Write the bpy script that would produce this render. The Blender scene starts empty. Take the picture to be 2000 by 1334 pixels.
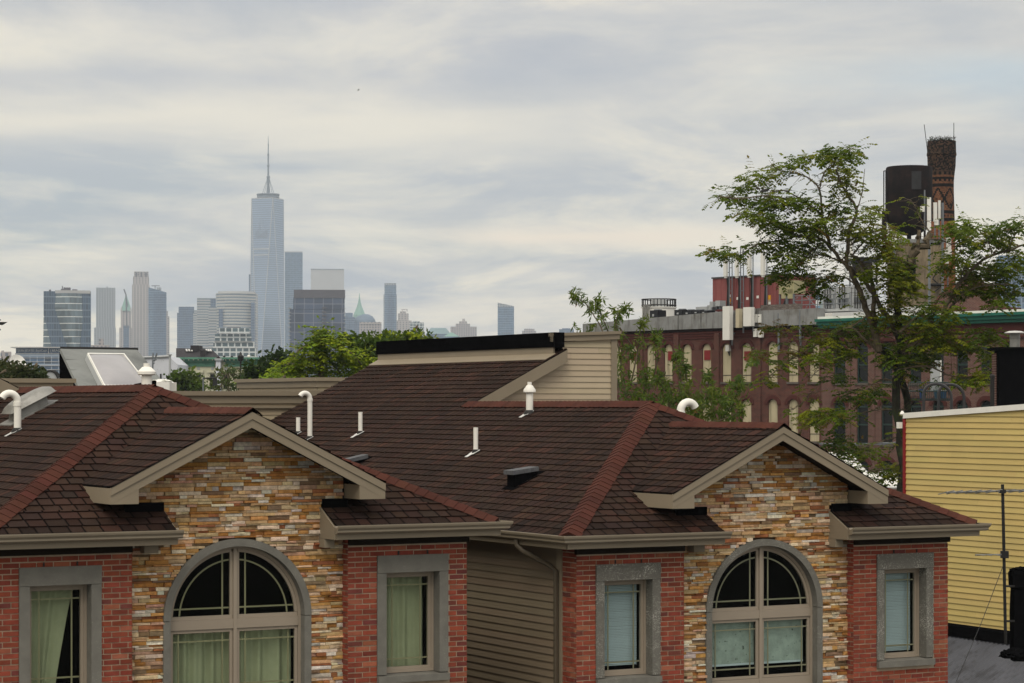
import bpy, math, random
from mathutils import Vector, Matrix
R=random.Random(7)
sc=bpy.context.scene
COL=bpy.context.collection
F=4722.; UH=1000.; VH=790.      # focal length in photo pixels, principal column, horizon row
ZG=9.4                          # eye height above the street
def P(u,v,d): return ((u-UH)/F*d, d, (VH-v)/F*d+ZG)
def lin(r,g,b,k=1.):
    f=lambda c:(c/255/12.92 if c<=10 else ((c/255+.055)/1.055)**2.4)
    return (f(r)*k,f(g)*k,f(b)*k)

# ---------------------------------------------------------------- materials
def newmat(name):
    m=bpy.data.materials.new(name); m.use_nodes=True
    nt=m.node_tree; nt.nodes.clear()
    o=nt.nodes.new('ShaderNodeOutputMaterial'); b=nt.nodes.new('ShaderNodeBsdfPrincipled')
    nt.links.new(b.outputs[0],o.inputs[0]); return m,nt,b
def N(nt,t,**k):
    n=nt.nodes.new(t)
    for a,v in k.items(): setattr(n,a,v)
    return n
def mathn(nt,op,a,b=None):
    n=N(nt,'ShaderNodeMath',operation=op)
    for i,x in enumerate((a,b)):
        if x is None: continue
        if isinstance(x,(int,float)): n.inputs[i].default_value=x
        else: nt.links.new(x,n.inputs[i])
    return n.outputs[0]
def mixc(nt,f,a,b,bt='MIX'):
    n=N(nt,'ShaderNodeMix',data_type='RGBA',blend_type=bt)
    if isinstance(f,(int,float)): n.inputs[0].default_value=f
    else: nt.links.new(f,n.inputs[0])
    for i,x in ((6,a),(7,b)):
        if isinstance(x,tuple): n.inputs[i].default_value=(*x,1) if len(x)==3 else x
        else: nt.links.new(x,n.inputs[i])
    return n.outputs[2]
def noise(nt,vec,scale,detail=5,rough=.6):
    n=N(nt,'ShaderNodeTexNoise'); n.inputs['Scale'].default_value=scale
    n.inputs['Detail'].default_value=detail; n.inputs['Roughness'].default_value=rough
    nt.links.new(vec,n.inputs['Vector']); return n.outputs['Fac']
def ramp(nt,f,lo,hi):
    n=N(nt,'ShaderNodeMapRange'); n.inputs[1].default_value=lo; n.inputs[2].default_value=hi
    nt.links.new(f,n.inputs[0]); return n.outputs[0]
def objc(nt): return N(nt,'ShaderNodeTexCoord').outputs['Object']
def scaled(nt,vec,s):
    n=N(nt,'ShaderNodeVectorMath',operation='MULTIPLY'); nt.links.new(vec,n.inputs[0]); n.inputs[1].default_value=s
    return n.outputs[0]
def M(name,col,rough=.75,var=.25,vs=2.5,bump=0.,bs=60.,metal=0.,attr=False,spec=.35,col2=None,c2=(.55,.7),c2s=1.5,streak=None,trans=0.,spots=None,grain=0.):
    m,nt,b=newmat(name); oc=objc(nt)
    base=N(nt,'ShaderNodeVertexColor',layer_name='Col').outputs[0] if attr else (col if len(col)==4 else (*col,1))
    if attr and col!=(1,1,1): base=mixc(nt,1.,base,col,'MULTIPLY')
    if col2:
        base=mixc(nt,ramp(nt,noise(nt,oc,c2s,6,.65),*c2),base,col2)
    if streak:
        base=mixc(nt,ramp(nt,noise(nt,scaled(nt,oc,(3,3,.25)),1.2,5,.7),.5,.72),base,streak)
    if spots:
        v=N(nt,'ShaderNodeTexVoronoi'); v.inputs['Scale'].default_value=spots[0]; nt.links.new(oc,v.inputs['Vector'])
        den=ramp(nt,noise(nt,oc,3.,3),.15,.65)
        thr=mathn(nt,'MULTIPLY',den,spots[1])
        base=mixc(nt,mathn(nt,'LESS_THAN',v.outputs['Distance'],thr),base,spots[2])
    f=noise(nt,oc,vs,6,.65)
    g=N(nt,'ShaderNodeMapRange'); g.inputs[1].default_value=.3; g.inputs[2].default_value=.7
    g.inputs[3].default_value=1-var; g.inputs[4].default_value=1+var; nt.links.new(f,g.inputs[0])
    hs=g.outputs[0]
    if grain:
        g2=N(nt,'ShaderNodeMapRange'); g2.inputs[1].default_value=.3; g2.inputs[2].default_value=.7
        g2.inputs[3].default_value=1-grain; g2.inputs[4].default_value=1+grain; nt.links.new(noise(nt,oc,bs*2.5,2),g2.inputs[0])
        hs=mathn(nt,'MULTIPLY',hs,g2.outputs[0])
    vm=N(nt,'ShaderNodeVectorMath',operation='SCALE')
    if isinstance(base,tuple): vm.inputs[0].default_value=base[:3]
    else: nt.links.new(base,vm.inputs[0])
    nt.links.new(hs,vm.inputs['Scale'])
    nt.links.new(vm.outputs[0],b.inputs['Base Color'])
    b.inputs['Roughness'].default_value=rough; b.inputs['Metallic'].default_value=metal
    b.inputs['Specular IOR Level'].default_value=spec
    if bump:
        bn=N(nt,'ShaderNodeBump'); bn.inputs['Strength'].default_value=bump; bn.inputs['Distance'].default_value=.02
        nt.links.new(noise(nt,oc,bs,4,.7),bn.inputs['Height']); nt.links.new(bn.outputs[0],b.inputs['Normal'])
    if trans:
        t=N(nt,'ShaderNodeBsdfTranslucent'); nt.links.new(vm.outputs[0],t.inputs[0])
        mx=N(nt,'ShaderNodeMixShader'); mx.inputs[0].default_value=trans
        nt.links.new(b.outputs[0],mx.inputs[1]); nt.links.new(t.outputs[0],mx.inputs[2])
        nt.links.new(mx.outputs[0],[n for n in nt.nodes if n.type=='OUTPUT_MATERIAL'][0].inputs[0])
    return m
def facade(name,glass,frame,fh,bw,hf,vf,rough=.25,metal=.0,tint=None,tr=(0,0),glassvar=.35):
    """curtain wall: floor bands of height fh (share hf opaque) and mullions every bw (share vf)"""
    m,nt,b=newmat(name); oc=objc(nt)
    s=N(nt,'ShaderNodeSeparateXYZ'); nt.links.new(oc,s.inputs[0])
    u=mathn(nt,'ADD',s.outputs[0],s.outputs[1]); z=s.outputs[2]
    fu=mathn(nt,'FRACT',mathn(nt,'DIVIDE',u,bw)); fz=mathn(nt,'FRACT',mathn(nt,'DIVIDE',z,fh))
    msk=mathn(nt,'MAXIMUM',mathn(nt,'LESS_THAN',fu,vf),mathn(nt,'LESS_THAN',fz,hf))
    # per-pane tone
    cu=mathn(nt,'FLOOR',mathn(nt,'DIVIDE',u,bw)); cz=mathn(nt,'FLOOR',mathn(nt,'DIVIDE',z,fh))
    cx=N(nt,'ShaderNodeCombineXYZ'); nt.links.new(cu,cx.inputs[0]); nt.links.new(cz,cx.inputs[1])
    wn=N(nt,'ShaderNodeTexWhiteNoise',noise_dimensions='2D'); nt.links.new(cx.outputs[0],wn.inputs[0])
    k=N(nt,'ShaderNodeMapRange'); k.inputs[3].default_value=1-glassvar; k.inputs[4].default_value=1+glassvar
    nt.links.new(wn.outputs[0],k.inputs[0])
    gv=N(nt,'ShaderNodeVectorMath',operation='SCALE'); gv.inputs[0].default_value=glass; nt.links.new(k.outputs[0],gv.inputs['Scale'])
    c=mixc(nt,msk,gv.outputs[0],frame)
    nt.links.new(c,b.inputs['Base Color'])
    rr=N(nt,'ShaderNodeMapRange'); rr.inputs[3].default_value=rough; rr.inputs[4].default_value=.8; nt.links.new(msk,rr.inputs[0])
    nt.links.new(rr.outputs[0],b.inputs['Roughness'])
    mt=mathn(nt,'MULTIPLY',mathn(nt,'SUBTRACT',1.,msk),metal); nt.links.new(mt,b.inputs['Metallic'])
    return m
def brickmat(name,c1,c2,mortar,bw=.2,rh=.0677,var=.25):
    m,nt,b=newmat(name); oc=objc(nt)
    s=N(nt,'ShaderNodeSeparateXYZ'); nt.links.new(oc,s.inputs[0])
    cx=N(nt,'ShaderNodeCombineXYZ'); nt.links.new(mathn(nt,'ADD',s.outputs[0],s.outputs[1]),cx.inputs[0]); nt.links.new(s.outputs[2],cx.inputs[1])
    t=N(nt,'ShaderNodeTexBrick'); nt.links.new(cx.outputs[0],t.inputs[0])
    t.inputs['Color1'].default_value=(*c1,1); t.inputs['Color2'].default_value=(*c2,1); t.inputs['Mortar'].default_value=(*mortar,1)
    t.inputs['Scale'].default_value=1; t.inputs['Brick Width'].default_value=bw; t.inputs['Row Height'].default_value=rh
    t.inputs['Mortar Size'].default_value=.007; t.inputs['Bias'].default_value=-.1
    g=N(nt,'ShaderNodeMapRange'); g.inputs[1].default_value=.3; g.inputs[2].default_value=.7
    g.inputs[3].default_value=1-var; g.inputs[4].default_value=1+var; nt.links.new(noise(nt,oc,.5,7,.7),g.inputs[0])
    vm=N(nt,'ShaderNodeVectorMath',operation='SCALE'); nt.links.new(t.outputs[0],vm.inputs[0]); nt.links.new(g.outputs[0],vm.inputs['Scale'])
    nt.links.new(vm.outputs[0],b.inputs['Base Color']); b.inputs['Roughness'].default_value=.9
    b.inputs['Specular IOR Level'].default_value=.2
    return m
def glassmat(name,tint,dens=.12):
    m=bpy.data.materials.new(name); m.use_nodes=True; nt=m.node_tree; nt.nodes.clear()
    o=N(nt,'ShaderNodeOutputMaterial'); tr=N(nt,'ShaderNodeBsdfTransparent'); tr.inputs[0].default_value=(*tint,1)
    gl=N(nt,'ShaderNodeBsdfGlossy'); gl.inputs['Roughness'].default_value=.03
    fr=N(nt,'ShaderNodeFresnel'); fr.inputs[0].default_value=1.45
    mx=N(nt,'ShaderNodeMixShader'); nt.links.new(mathn(nt,'MULTIPLY',fr.outputs[0],dens*8),mx.inputs[0])
    nt.links.new(tr.outputs[0],mx.inputs[1]); nt.links.new(gl.outputs[0],mx.inputs[2]); nt.links.new(mx.outputs[0],o.inputs[0])
    return m

# ---------------------------------------------------------------- mesh builder
def col_of(c): return (*c,1.) if len(c)==3 else c
class MB:
    """collects faces; with a root given, points come in world space and are stored in the root's own space"""
    def __init__(s,root=None,off=(0,0,0)):
        s.v=[];s.f=[];s.c=[];s.m=[];s.inv=None;s.off=off;s.usecol=False
        if root is not None:
            s.inv=(Matrix.Translation(root.location)@Matrix.Rotation(root.rotation_euler.z,4,'Z')).inverted()
    def pt(s,p):
        p=Vector((p[0]+s.off[0],p[1]+s.off[1],p[2]+s.off[2]))
        if s.inv is not None: p=s.inv@p
        s.v.append((p.x,p.y,p.z)); return len(s.v)-1
    def face(s,ps,c=None,m=0):
        s.f.append([s.pt(p) for p in ps]); s.c.append(c); s.m.append(m)
        if c is not None: s.usecol=True
    def idx(s,ii,c=None,m=0):
        s.f.append(list(ii)); s.c.append(c); s.m.append(m)
        if c is not None: s.usecol=True
    def hexa(s,b,t,c=None,m=0,bottom=True):
        """prism from bottom ring to top ring (lists of points)"""
        n=len(b); i=[s.pt(p) for p in b]; j=[s.pt(p) for p in t]
        for k in range(n):
            l=(k+1)%n; s.idx((i[k],i[l],j[l],j[k]),c,m)
        s.idx(j,c,m)
        if bottom: s.idx(i[::-1],c,m)
    def box(s,x0,x1,y0,y1,z0,z1,c=None,m=0):
        s.hexa([(x0,y0,z0),(x1,y0,z0),(x1,y1,z0),(x0,y1,z0)],[(x0,y0,z1),(x1,y0,z1),(x1,y1,z1),(x0,y1,z1)],c,m)
    def fbox(s,o,e,w,n,d,h0,h1,c=None,m=0):
        """box standing on a frame: origin o, width axis e*w, depth axis n*d, heights"""
        o=Vector(o);e=Vector(e);n=Vector(n)
        q=[o,o+e*w,o+e*w+n*d,o+n*d]; z=Vector((0,0,1))
        s.hexa([p+z*h0 for p in q],[p+z*h1 for p in q],c,m)
    def tube(s,pts,r,seg=8,c=None,m=0,cap=True):
        pts=[Vector(p) for p in pts]; rs=r if isinstance(r,(list,tuple)) else [r]*len(pts)
        up=None; rings=[]
        for i,p in enumerate(pts):
            d=(pts[min(i+1,len(pts)-1)]-pts[max(i-1,0)])
            if d.length<1e-9: d=Vector((0,0,1))
            d.normalize()
            a=d.cross(Vector((0,0,1)) if abs(d.z)<.95 else Vector((0,1,0)))
            if up is not None:
                a2=up-d*up.dot(d)
                if a2.length>1e-4: a=a2
            a.normalize(); up=a; bb=d.cross(a)
            rings.append([s.pt(p+(a*math.cos(k*2*math.pi/seg)+bb*math.sin(k*2*math.pi/seg))*rs[i]) for k in range(seg)])
        for A,B in zip(rings,rings[1:]):
            for k in range(seg):
                l=(k+1)%seg; s.idx((A[k],A[l],B[l],B[k]),c,m)
        if cap: s.idx(rings[0][::-1],c,m); s.idx(rings[-1],c,m)
    def lathe(s,o,prof,seg=16,c=None,m=0,ang=0.,colf=None):
        rings=[]
        for r,z in prof: rings.append([s.pt((o[0]+r*math.cos(ang+k*2*math.pi/seg),o[1]+r*math.sin(ang+k*2*math.pi/seg),o[2]+z)) for k in range(seg)])
        for ri,(A,B) in enumerate(zip(rings,rings[1:])):
            for k in range(seg):
                l=(k+1)%seg; s.idx((A[k],A[l],B[l],B[k]),colf(ri,k) if colf else c,m)
        s.idx(rings[0][::-1],c if not colf else colf(0,0),m); s.idx(rings[-1],c if not colf else colf(len(prof)-1,0),m)
    def build(s,name,mats,parent=None,smooth=False,loc=None):
        me=bpy.data.meshes.new(name); me.from_pydata(s.v,[],s.f)
        for mm in (mats if isinstance(mats,(list,tuple)) else [mats]): me.materials.append(mm)
        if any(s.m): me.polygons.foreach_set('material_index',s.m)
        if s.usecol:
            ca=me.color_attributes.new('Col','FLOAT_COLOR','CORNER'); buf=[]
            for f,c in zip(s.f,s.c):
                buf.extend(col_of(c if c is not None else (1,1,1))*len(f))
            ca.data.foreach_set('color',buf)
        if smooth:
            me.polygons.foreach_set('use_smooth',[True]*len(me.polygons))
            me.update()
            try: me.set_sharp_from_angle(angle=math.radians(38))
            except Exception: pass
        me.update()
        o=bpy.data.objects.new(name,me); COL.objects.link(o)
        if parent is not None: o.parent=parent
        if loc is not None: o.location=loc
        return o
def tag(o,label,cat,group=None,kind=None):
    if label: o['label']=label
    if cat: o['category']=cat
    if group: o['group']=group
    if kind: o['kind']=kind
    return o
def thing(name,label,cat,loc=(0,0,0),rz=0.,group=None):
    o=bpy.data.objects.new(name,None); COL.objects.link(o); o.location=loc; o.rotation_euler=(0,0,rz)
    o.empty_display_size=.2
    return tag(o,label,cat,group)
def clip(poly,conv):
    """Sutherland-Hodgman: poly clipped by the convex CCW polygon conv (2D)"""
    out=poly
    for i in range(len(conv)):
        a=conv[i]; b=conv[(i+1)%len(conv)]; ins=out; out=[]
        if not ins: return []
        sd=lambda p:(b[0]-a[0])*(p[1]-a[1])-(b[1]-a[1])*(p[0]-a[0])
        for j in range(len(ins)):
            p=ins[j]; q=ins[(j+1)%len(ins)]; sp=sd(p); sq=sd(q)
            if sp>=0: out.append(p)
            if sp*sq<0:
                t=sp/(sp-sq); out.append((p[0]+(q[0]-p[0])*t,p[1]+(q[1]-p[1])*t))
    return out
def courses(mb,conv,o,ex,ey,E,tab,lift,colf,jit=0.,gap=.004,base=.003,under=None,grime=False):
    """overlapping courses (shingles, clapboards): real stepped strips clipped to a convex outline in the plane o,ex,ey"""
    o=Vector(o);ex=Vector(ex);ey=Vector(ey);n=ex.cross(ey); n.normalize()
    area=sum(conv[i][0]*conv[(i+1)%len(conv)][1]-conv[(i+1)%len(conv)][0]*conv[i][1] for i in range(len(conv)))
    if area<0: conv=conv[::-1]
    p0=min(p[0] for p in conv); p1=max(p[0] for p in conv); q1=max(p[1] for p in conv); q0=min(p[1] for p in conv)
    if under is not None: mb.face([o+ex*p+ey*q-n*.002 for p,q in conv],under)
    r=math.floor(q0/E)
    while r*E<q1:
        qa=r*E; qb=qa+E*1.06; x=p0-(R.random()*tab if tab<50 else 0)
        while x<p1:
            w=tab*(1+R.uniform(-.22,.22)) if tab<50 else p1-p0
            j=R.uniform(-jit,jit); c=colf()
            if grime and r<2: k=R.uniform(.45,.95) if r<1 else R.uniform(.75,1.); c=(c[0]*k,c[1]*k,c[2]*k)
            pol=clip([(x+gap,qa+j),(x+w-gap,qa+j),(x+w-gap,qb),(x+gap,qb)],conv)
            if len(pol)>2:
                L=lambda q:base+lift*(1-(q-qa)/E)
                mb.face([o+ex*p+ey*q+n*L(q) for p,q in pol],c)
                lo=[p for p in pol if abs(p[1]-qa-j)<1e-5]
                if len(lo)>=2:
                    a=min(p[0] for p in lo); b=max(p[0] for p in lo); q=qa+j
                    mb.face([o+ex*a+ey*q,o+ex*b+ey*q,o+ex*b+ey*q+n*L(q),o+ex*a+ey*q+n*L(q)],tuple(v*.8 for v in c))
            x+=w
        r+=1
def jitc(c,s=.12,h=.04):
    k=1+R.uniform(-s,s); return tuple(max(0,v*k*(1+R.uniform(-h,h))) for v in c)
HAZE_D=.0001; SKY_K=1.07; SKY_Z=1.9; EXPO=0.
# ---------------------------------------------------------------- shared materials
m_shingle=M('asphalt_shingle',(1,1,1),.95,.22,1.2,.4,140,attr=True,spec=.12,grain=.38)
m_trim=M('beige_trim_paint',lin(148,136,116,.78),.55,.06,1.5,.05,40)
m_gutter=M('gutter_enamel',lin(148,137,118,.72),.38,.08,1.2,.0,spec=.5)
m_soffit=M('shaded_soffit_board',(.018,.013,.009),.8,.1,2,spec=.1)  # coloured near black, the deep shade under the eaves is in the colour
m_siding=M('beige_vinyl_siding',(1,1,1),.6,.06,1.2,.03,60,attr=True)
m_brick=M('red_face_brick',(1,1,1),.9,.22,9,.35,120,attr=True,spec=.2,grain=.2)
m_mortar=M('mortar',lin(214,194,168,.6),.95,.15,8,.3,100)
m_stone=M('split_ledgestone',(1,1,1),.85,.32,16,.6,70,attr=True,spec=.25,grain=.22)
m_stoneback=M('ledgestone_grout',lin(95,72,48,.4),.95,.2,8)
m_lint_plain=M('grey_cast_stone',lin(128,126,118,.72),.85,.16,5,.15,90,spots=(60,.10,lin(225,222,210)))
m_lint_speck=M('speckled_cast_stone',lin(118,116,108,.72),.85,.14,5,.15,90,spots=(66,.34,lin(205,203,194,.85)))
m_vinyl=M('taupe_window_vinyl',lin(158,146,130,.85),.45,.05,2)
m_grille=M('olive_grille_bar',lin(176,166,138,.75),.5,.05,2)
m_pane=glassmat('green_tinted_glass',(.88,.95,.87),.05)
m_pane2=glassmat('blue_green_tinted_glass',(.88,.95,.935),.05)
m_curt=M('pale_green_curtain',lin(184,186,160,.9),.9,.08,6,.1,200,trans=.15)
m_blind=M('white_blind_slat',lin(204,216,220,.92),.6,.05,3)
m_shade=M('mottled_roller_shade',lin(170,182,172,.88),.85,.22,9,0,30,col2=lin(95,105,95,.8),c2=(.62,.68),c2s=16)
m_pvc=M('white_pvc_pipe',lin(238,236,228,.95),.4,.06,4)
m_lead=M('weathered_flashing',lin(215,216,214,.8),.45,.2,8)
m_black=M('black_rubber_boot',(.009,.009,.009),.6,.2,6)
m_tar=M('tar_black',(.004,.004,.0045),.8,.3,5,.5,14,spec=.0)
m_galv=M('galvanised_sheet',lin(150,150,146,.75),.42,.2,3,.05,20,metal=.35,col2=lin(105,104,98,.8),c2=(.5,.75),c2s=5)
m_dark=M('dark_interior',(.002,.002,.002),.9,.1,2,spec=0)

def shingle_col():
    r=R.random()
    c=(.0330,.0180,.0130) if r<.62 else ((.0265,.0158,.0125) if r<.88 else (.043,.0205,.0145))
    return jitc(c,.21,.06)
def cap_col(): return jitc((.066,.0235,.0165),.14,.05)
def brick_col():
    r=R.random()
    c=(.240,.056,.032) if r<.62 else ((.195,.044,.027) if r<.82 else ((.15,.042,.033) if r<.92 else (.29,.095,.054)))
    return jitc(c,.16,.06)
STONES=[(.38,.20,.065),(.29,.135,.036),(.45,.29,.15),(.50,.37,.23),(.55,.45,.33),(.25,.095,.04),(.42,.385,.33),(.56,.51,.43),(.18,.12,.07),(.39,.28,.155),(.42,.25,.165)]
SW=[15,14,16,15,11,7,6,5,6,12,7]
def stone_col(): return jitc(tuple(v*1.17 for v in R.choices(STONES,SW)[0]),.2,.06)
def siding_col(c): return lambda: jitc(c,.05,.02)

# ---------------------------------------------------------------- row houses
TH=math.atan(.5515); CT,ST=math.cos(TH),math.sin(TH); HO=(-.74,31.8)
ZE=-1.55; K=.506; SG=math.atan(K); CS,SS=math.cos(SG),math.sin(SG)
HW=3.51; T0=-.33; TA=T0+HW; ZR=ZE+K*HW; ZP=-.083; GW=1.84
def L2W(s,t,z): return (HO[0]+s*CT-t*ST, HO[1]+s*ST+t*CT, z+ZG)

def capline(mb,A,B,vL,vR,w=.165,e=.145):
    A=Vector(A);B=Vector(B);d=B-A;Ln=d.length;d.normalize();vL=Vector(vL).normalized();vR=Vector(vR).normalized()
    up=-(vL+vR).normalized(); x=.05
    while x<Ln:
        c=cap_col(); a=A+d*x; b=A+d*min(x+e*1.15,Ln+.03); lo,hi=.044,.034; ww=w*R.uniform(.96,1.04)
        def ring(p,l): return [p+vL*ww+up*(l-.012),p+vL*ww*.45+up*(l+.004),p+up*(l+.012),p+vR*ww*.45+up*(l+.004),p+vR*ww+up*(l-.012)]
        ra,rb=ring(a,lo),ring(b,hi)
        for i in range(4): mb.face([ra[i],ra[i+1],rb[i+1],rb[i]],c)
        for i in range(4): mb.face([ra[i],ra[i+1],ra[i+1]-up*.04,ra[i]-up*.04],tuple(v*.7 for v in c))
        x+=e
def downdir(d,n):
    v=Vector(d).cross(Vector(n)); v.normalize()
    return v if v.z<0 else -v

def bricks(mb,o,e,n,w,z0,z1,holes=(),ph=0.):
    """running bond of separate bricks; o origin at eye-level height, e along, n outwards; holes are (u0,u1,z0,z1)"""
    o=Vector(o);e=Vector(e);n=Vector(n); r=0; H=.0677; z=z1-H
    while z>z0-H:
        x=-(.21*((r%2)*.5)+ph)%.21-.21
        while x<w:
            segs=[(max(x,0),min(x+.1955,w))]
            for h in holes:
                if z+H*.85>h[2] and z+H*.15<h[3]:
                    ns=[]
                    for a,b in segs:
                        if b<=h[0] or a>=h[1]: ns.append((a,b))
                        else:
                            if a<h[0]: ns.append((a,h[0]-.004))
                            if b>h[1]: ns.append((h[1]+.004,b))
                    segs=ns
            c=brick_col()
            for a,b in segs:
                if b-a<.012: continue
                p=R.uniform(.006,.013); zz=Vector((0,0,1)); j=R.uniform(-.002,.002)
                q=[o+e*a+zz*(z+j),o+e*b+zz*(z+j),o+e*b+zz*(z+.0540+j),o+e*a+zz*(z+.0540+j)]
                i0=[p_+n*0 for p_ in q]; i1=[p_+n*p for p_ in q]
                mb.face(i1,c)
                for k in range(4): mb.face([i0[k],i0[(k+1)%4],i1[(k+1)%4],i1[k]],c)
            x+=.21
        z-=H; r+=1
def rect_hole(mb,o,e,w,z0,z1,h):
    o=Vector(o);e=Vector(e);zz=Vector((0,0,1))
    def q(a,b,c,d): mb.face([o+e*a+zz*c,o+e*b+zz*c,o+e*b+zz*d,o+e*a+zz*d])
    q(0,h[0],z0,z1);q(h[1],w,z0,z1);q(h[0],h[1],z0,h[2]);q(h[0],h[1],h[3],z1)
def frame_rect(mb,a0,a1,z0,z1,t0,t1,w):
    mb.box(a0,a0+w,t0,t1,z0,z1);mb.box(a1-w,a1,t0,t1,z0,z1)
    mb.box(a0+w,a1-w,t0,t1,z0,z0+w);mb.box(a0+w,a1-w,t0,t1,z1-w,z1)
def curtain(mb,a0,a1,z0,z1,t,amp,freq,slant=None,seed=0):
    n=int((a1-a0)/.007); rr=random.Random(seed); ph=rr.random()*6
    ks=[(freq,amp),(freq*1.73,amp*.6),(freq*.41,amp*.7)]
    def y(x): return t+sum(A*math.sin(f*x+ph*f) for f,A in ks)
    rows=10; g=[]
    for j in range(rows+1):
        z=z0+(z1-z0)*j/rows; row=[]
        for i in range(n+1):
            x=a0+(a1-a0)*i/n
            if slant: x=a0+(x-a0)*(1-slant*(1-j/rows)**.8)
            row.append(mb.pt((x,y(a0+(a1-a0)*i/n)+.004*math.sin(40*z),z)))
        g.append(row)
    for j in range(rows):
        for i in range(n): mb.idx((g[j][i],g[j][i+1],g[j+1][i+1],g[j+1][i]))
def tube_of(root_off): return MB(off=root_off)

def house(c,dz,label,first):
    """brick and ledgestone row house: local x along the front, y into the plot, z above the street"""
    rt=thing('brick_house',label,'house',(HO[0]+c*CT,HO[1]+c*ST,0),TH,'brick houses in the front row')
    OF=(0,0,ZG+dz); nb=lambda: MB(off=OF)
    speck=m_lint_plain if first else m_lint_speck
    TB=16.38; ms=-1 if first else 1        # the taller rear part stands on opposite sides in the two houses
    tm=9.2
    # --- roof: stepped shingle courses on every slope
    E=.174; TW=.215; UN=(.003,.002,.002)
    mb=nb(); qA=HW/CS; qU=(1.93+HW)/CS
    lo=((-HW,0,ZE),(0,-1,0),(CS,0,SS)); ro=((HW,0,ZE),(0,1,0),(-CS,0,SS)); fo=((0,T0,ZE),(1,0,0),(0,CS,SS))
    hi,oth=(lo,ro) if ms>0 else (ro,lo)
    sgn=lambda pl: -1 if pl is lo else 1
    for pl in (lo,ro):
        g=sgn(pl)
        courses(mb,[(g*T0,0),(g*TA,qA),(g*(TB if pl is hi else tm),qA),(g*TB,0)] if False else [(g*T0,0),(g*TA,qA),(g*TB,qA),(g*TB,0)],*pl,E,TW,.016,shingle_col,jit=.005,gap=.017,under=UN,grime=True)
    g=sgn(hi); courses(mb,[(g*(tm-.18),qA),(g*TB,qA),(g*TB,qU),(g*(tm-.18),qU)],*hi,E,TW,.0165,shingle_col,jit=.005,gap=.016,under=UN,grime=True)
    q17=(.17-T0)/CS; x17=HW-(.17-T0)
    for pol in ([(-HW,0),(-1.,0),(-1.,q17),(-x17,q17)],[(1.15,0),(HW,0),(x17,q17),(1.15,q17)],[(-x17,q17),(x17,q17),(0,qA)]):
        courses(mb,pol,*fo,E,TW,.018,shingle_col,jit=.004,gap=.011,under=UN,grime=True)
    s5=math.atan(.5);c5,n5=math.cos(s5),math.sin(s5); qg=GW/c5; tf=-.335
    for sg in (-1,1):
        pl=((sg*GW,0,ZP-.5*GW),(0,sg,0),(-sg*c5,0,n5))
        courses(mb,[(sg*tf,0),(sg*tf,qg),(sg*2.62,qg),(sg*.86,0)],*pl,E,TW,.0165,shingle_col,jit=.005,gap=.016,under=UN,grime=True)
    mb.build('roof',m_shingle,rt)
    # --- hip and ridge caps
    nL=(-SS,0,CS);nR=(SS,0,CS);nF=(0,-SS,CS)
    mb=nb(); A=Vector((-HW,T0,ZE));B=Vector((0,TA,ZR));capline(mb,A,B,downdir(B-A,nL),downdir(B-A,nF))
    mb.build('ridge_cap',m_shingle,rt)
    mb=nb(); A=Vector((HW,T0,ZE));capline(mb,A,B,downdir(B-A,nF),downdir(B-A,nR)); mb.build('ridge_cap',m_shingle,rt)
    mb=nb(); capline(mb,(0,tm,ZR),(0,TA-.05,ZR),(CS,0,-SS),(-CS,0,-SS)); mb.build('ridge_cap',m_shingle,rt)
    mb=nb(); capline(mb,(0,2.62,ZP),(0,tf+.02,ZP),(c5,0,-n5),(-c5,0,-n5),w=.13); mb.build('ridge_cap',m_shingle,rt)
    # --- gable rake boards, return boxes, soffit
    for sg in (-1,1):
        mb=nb()
        def strip(ta,tb,ha,hb,ext=0.):
            x1=sg*(GW+ext); z1=ZP-.5*(GW+ext)
            mb.hexa([(0,ta,ZP+hb),(x1,ta,z1+hb),(x1,tb,z1+hb),(0,tb,ZP+hb)],[(0,ta,ZP+ha),(x1,ta,z1+ha),(x1,tb,z1+ha),(0,tb,ZP+ha)])
        strip(-.328,-.29,-.008,-.098,.0); strip(-.312,-.29,-.099,-.205)
        z1=ZP-.5*GW; x1=sg*GW; x2=sg*(GW-.36)
        tri=[(x1,z1-.205),(x2,z1-.205),(x2,z1-.02)]
        mb.hexa([(p[0],-.3095,p[1]) for p in tri],[(p[0],.165,p[1]) for p in tri])
        mb.box(min(x1,x1-sg*.03),max(x1,x1-sg*.03),-.288,.78,z1-.203,z1-.012)
        mb.build('rake_board',m_trim,rt)
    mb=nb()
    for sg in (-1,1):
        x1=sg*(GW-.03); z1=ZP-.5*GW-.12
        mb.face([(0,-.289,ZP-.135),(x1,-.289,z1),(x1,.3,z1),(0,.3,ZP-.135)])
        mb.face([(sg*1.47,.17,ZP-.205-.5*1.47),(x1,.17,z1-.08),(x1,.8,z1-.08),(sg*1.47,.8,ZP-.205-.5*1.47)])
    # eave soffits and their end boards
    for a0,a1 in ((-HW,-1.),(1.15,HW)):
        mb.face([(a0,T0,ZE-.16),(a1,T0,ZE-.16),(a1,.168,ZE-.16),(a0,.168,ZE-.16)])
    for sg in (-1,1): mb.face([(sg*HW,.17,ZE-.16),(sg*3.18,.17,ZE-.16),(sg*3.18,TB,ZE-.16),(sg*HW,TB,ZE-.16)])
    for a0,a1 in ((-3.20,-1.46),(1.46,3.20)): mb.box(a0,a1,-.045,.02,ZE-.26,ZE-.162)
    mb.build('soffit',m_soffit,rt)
    mb=nb()
    mb.box(-HW,-1.0,T0-.005,T0+.02,ZE-.165,ZE-.012); mb.box(1.15,HW,T0-.005,T0+.02,ZE-.165,ZE-.012)
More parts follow.
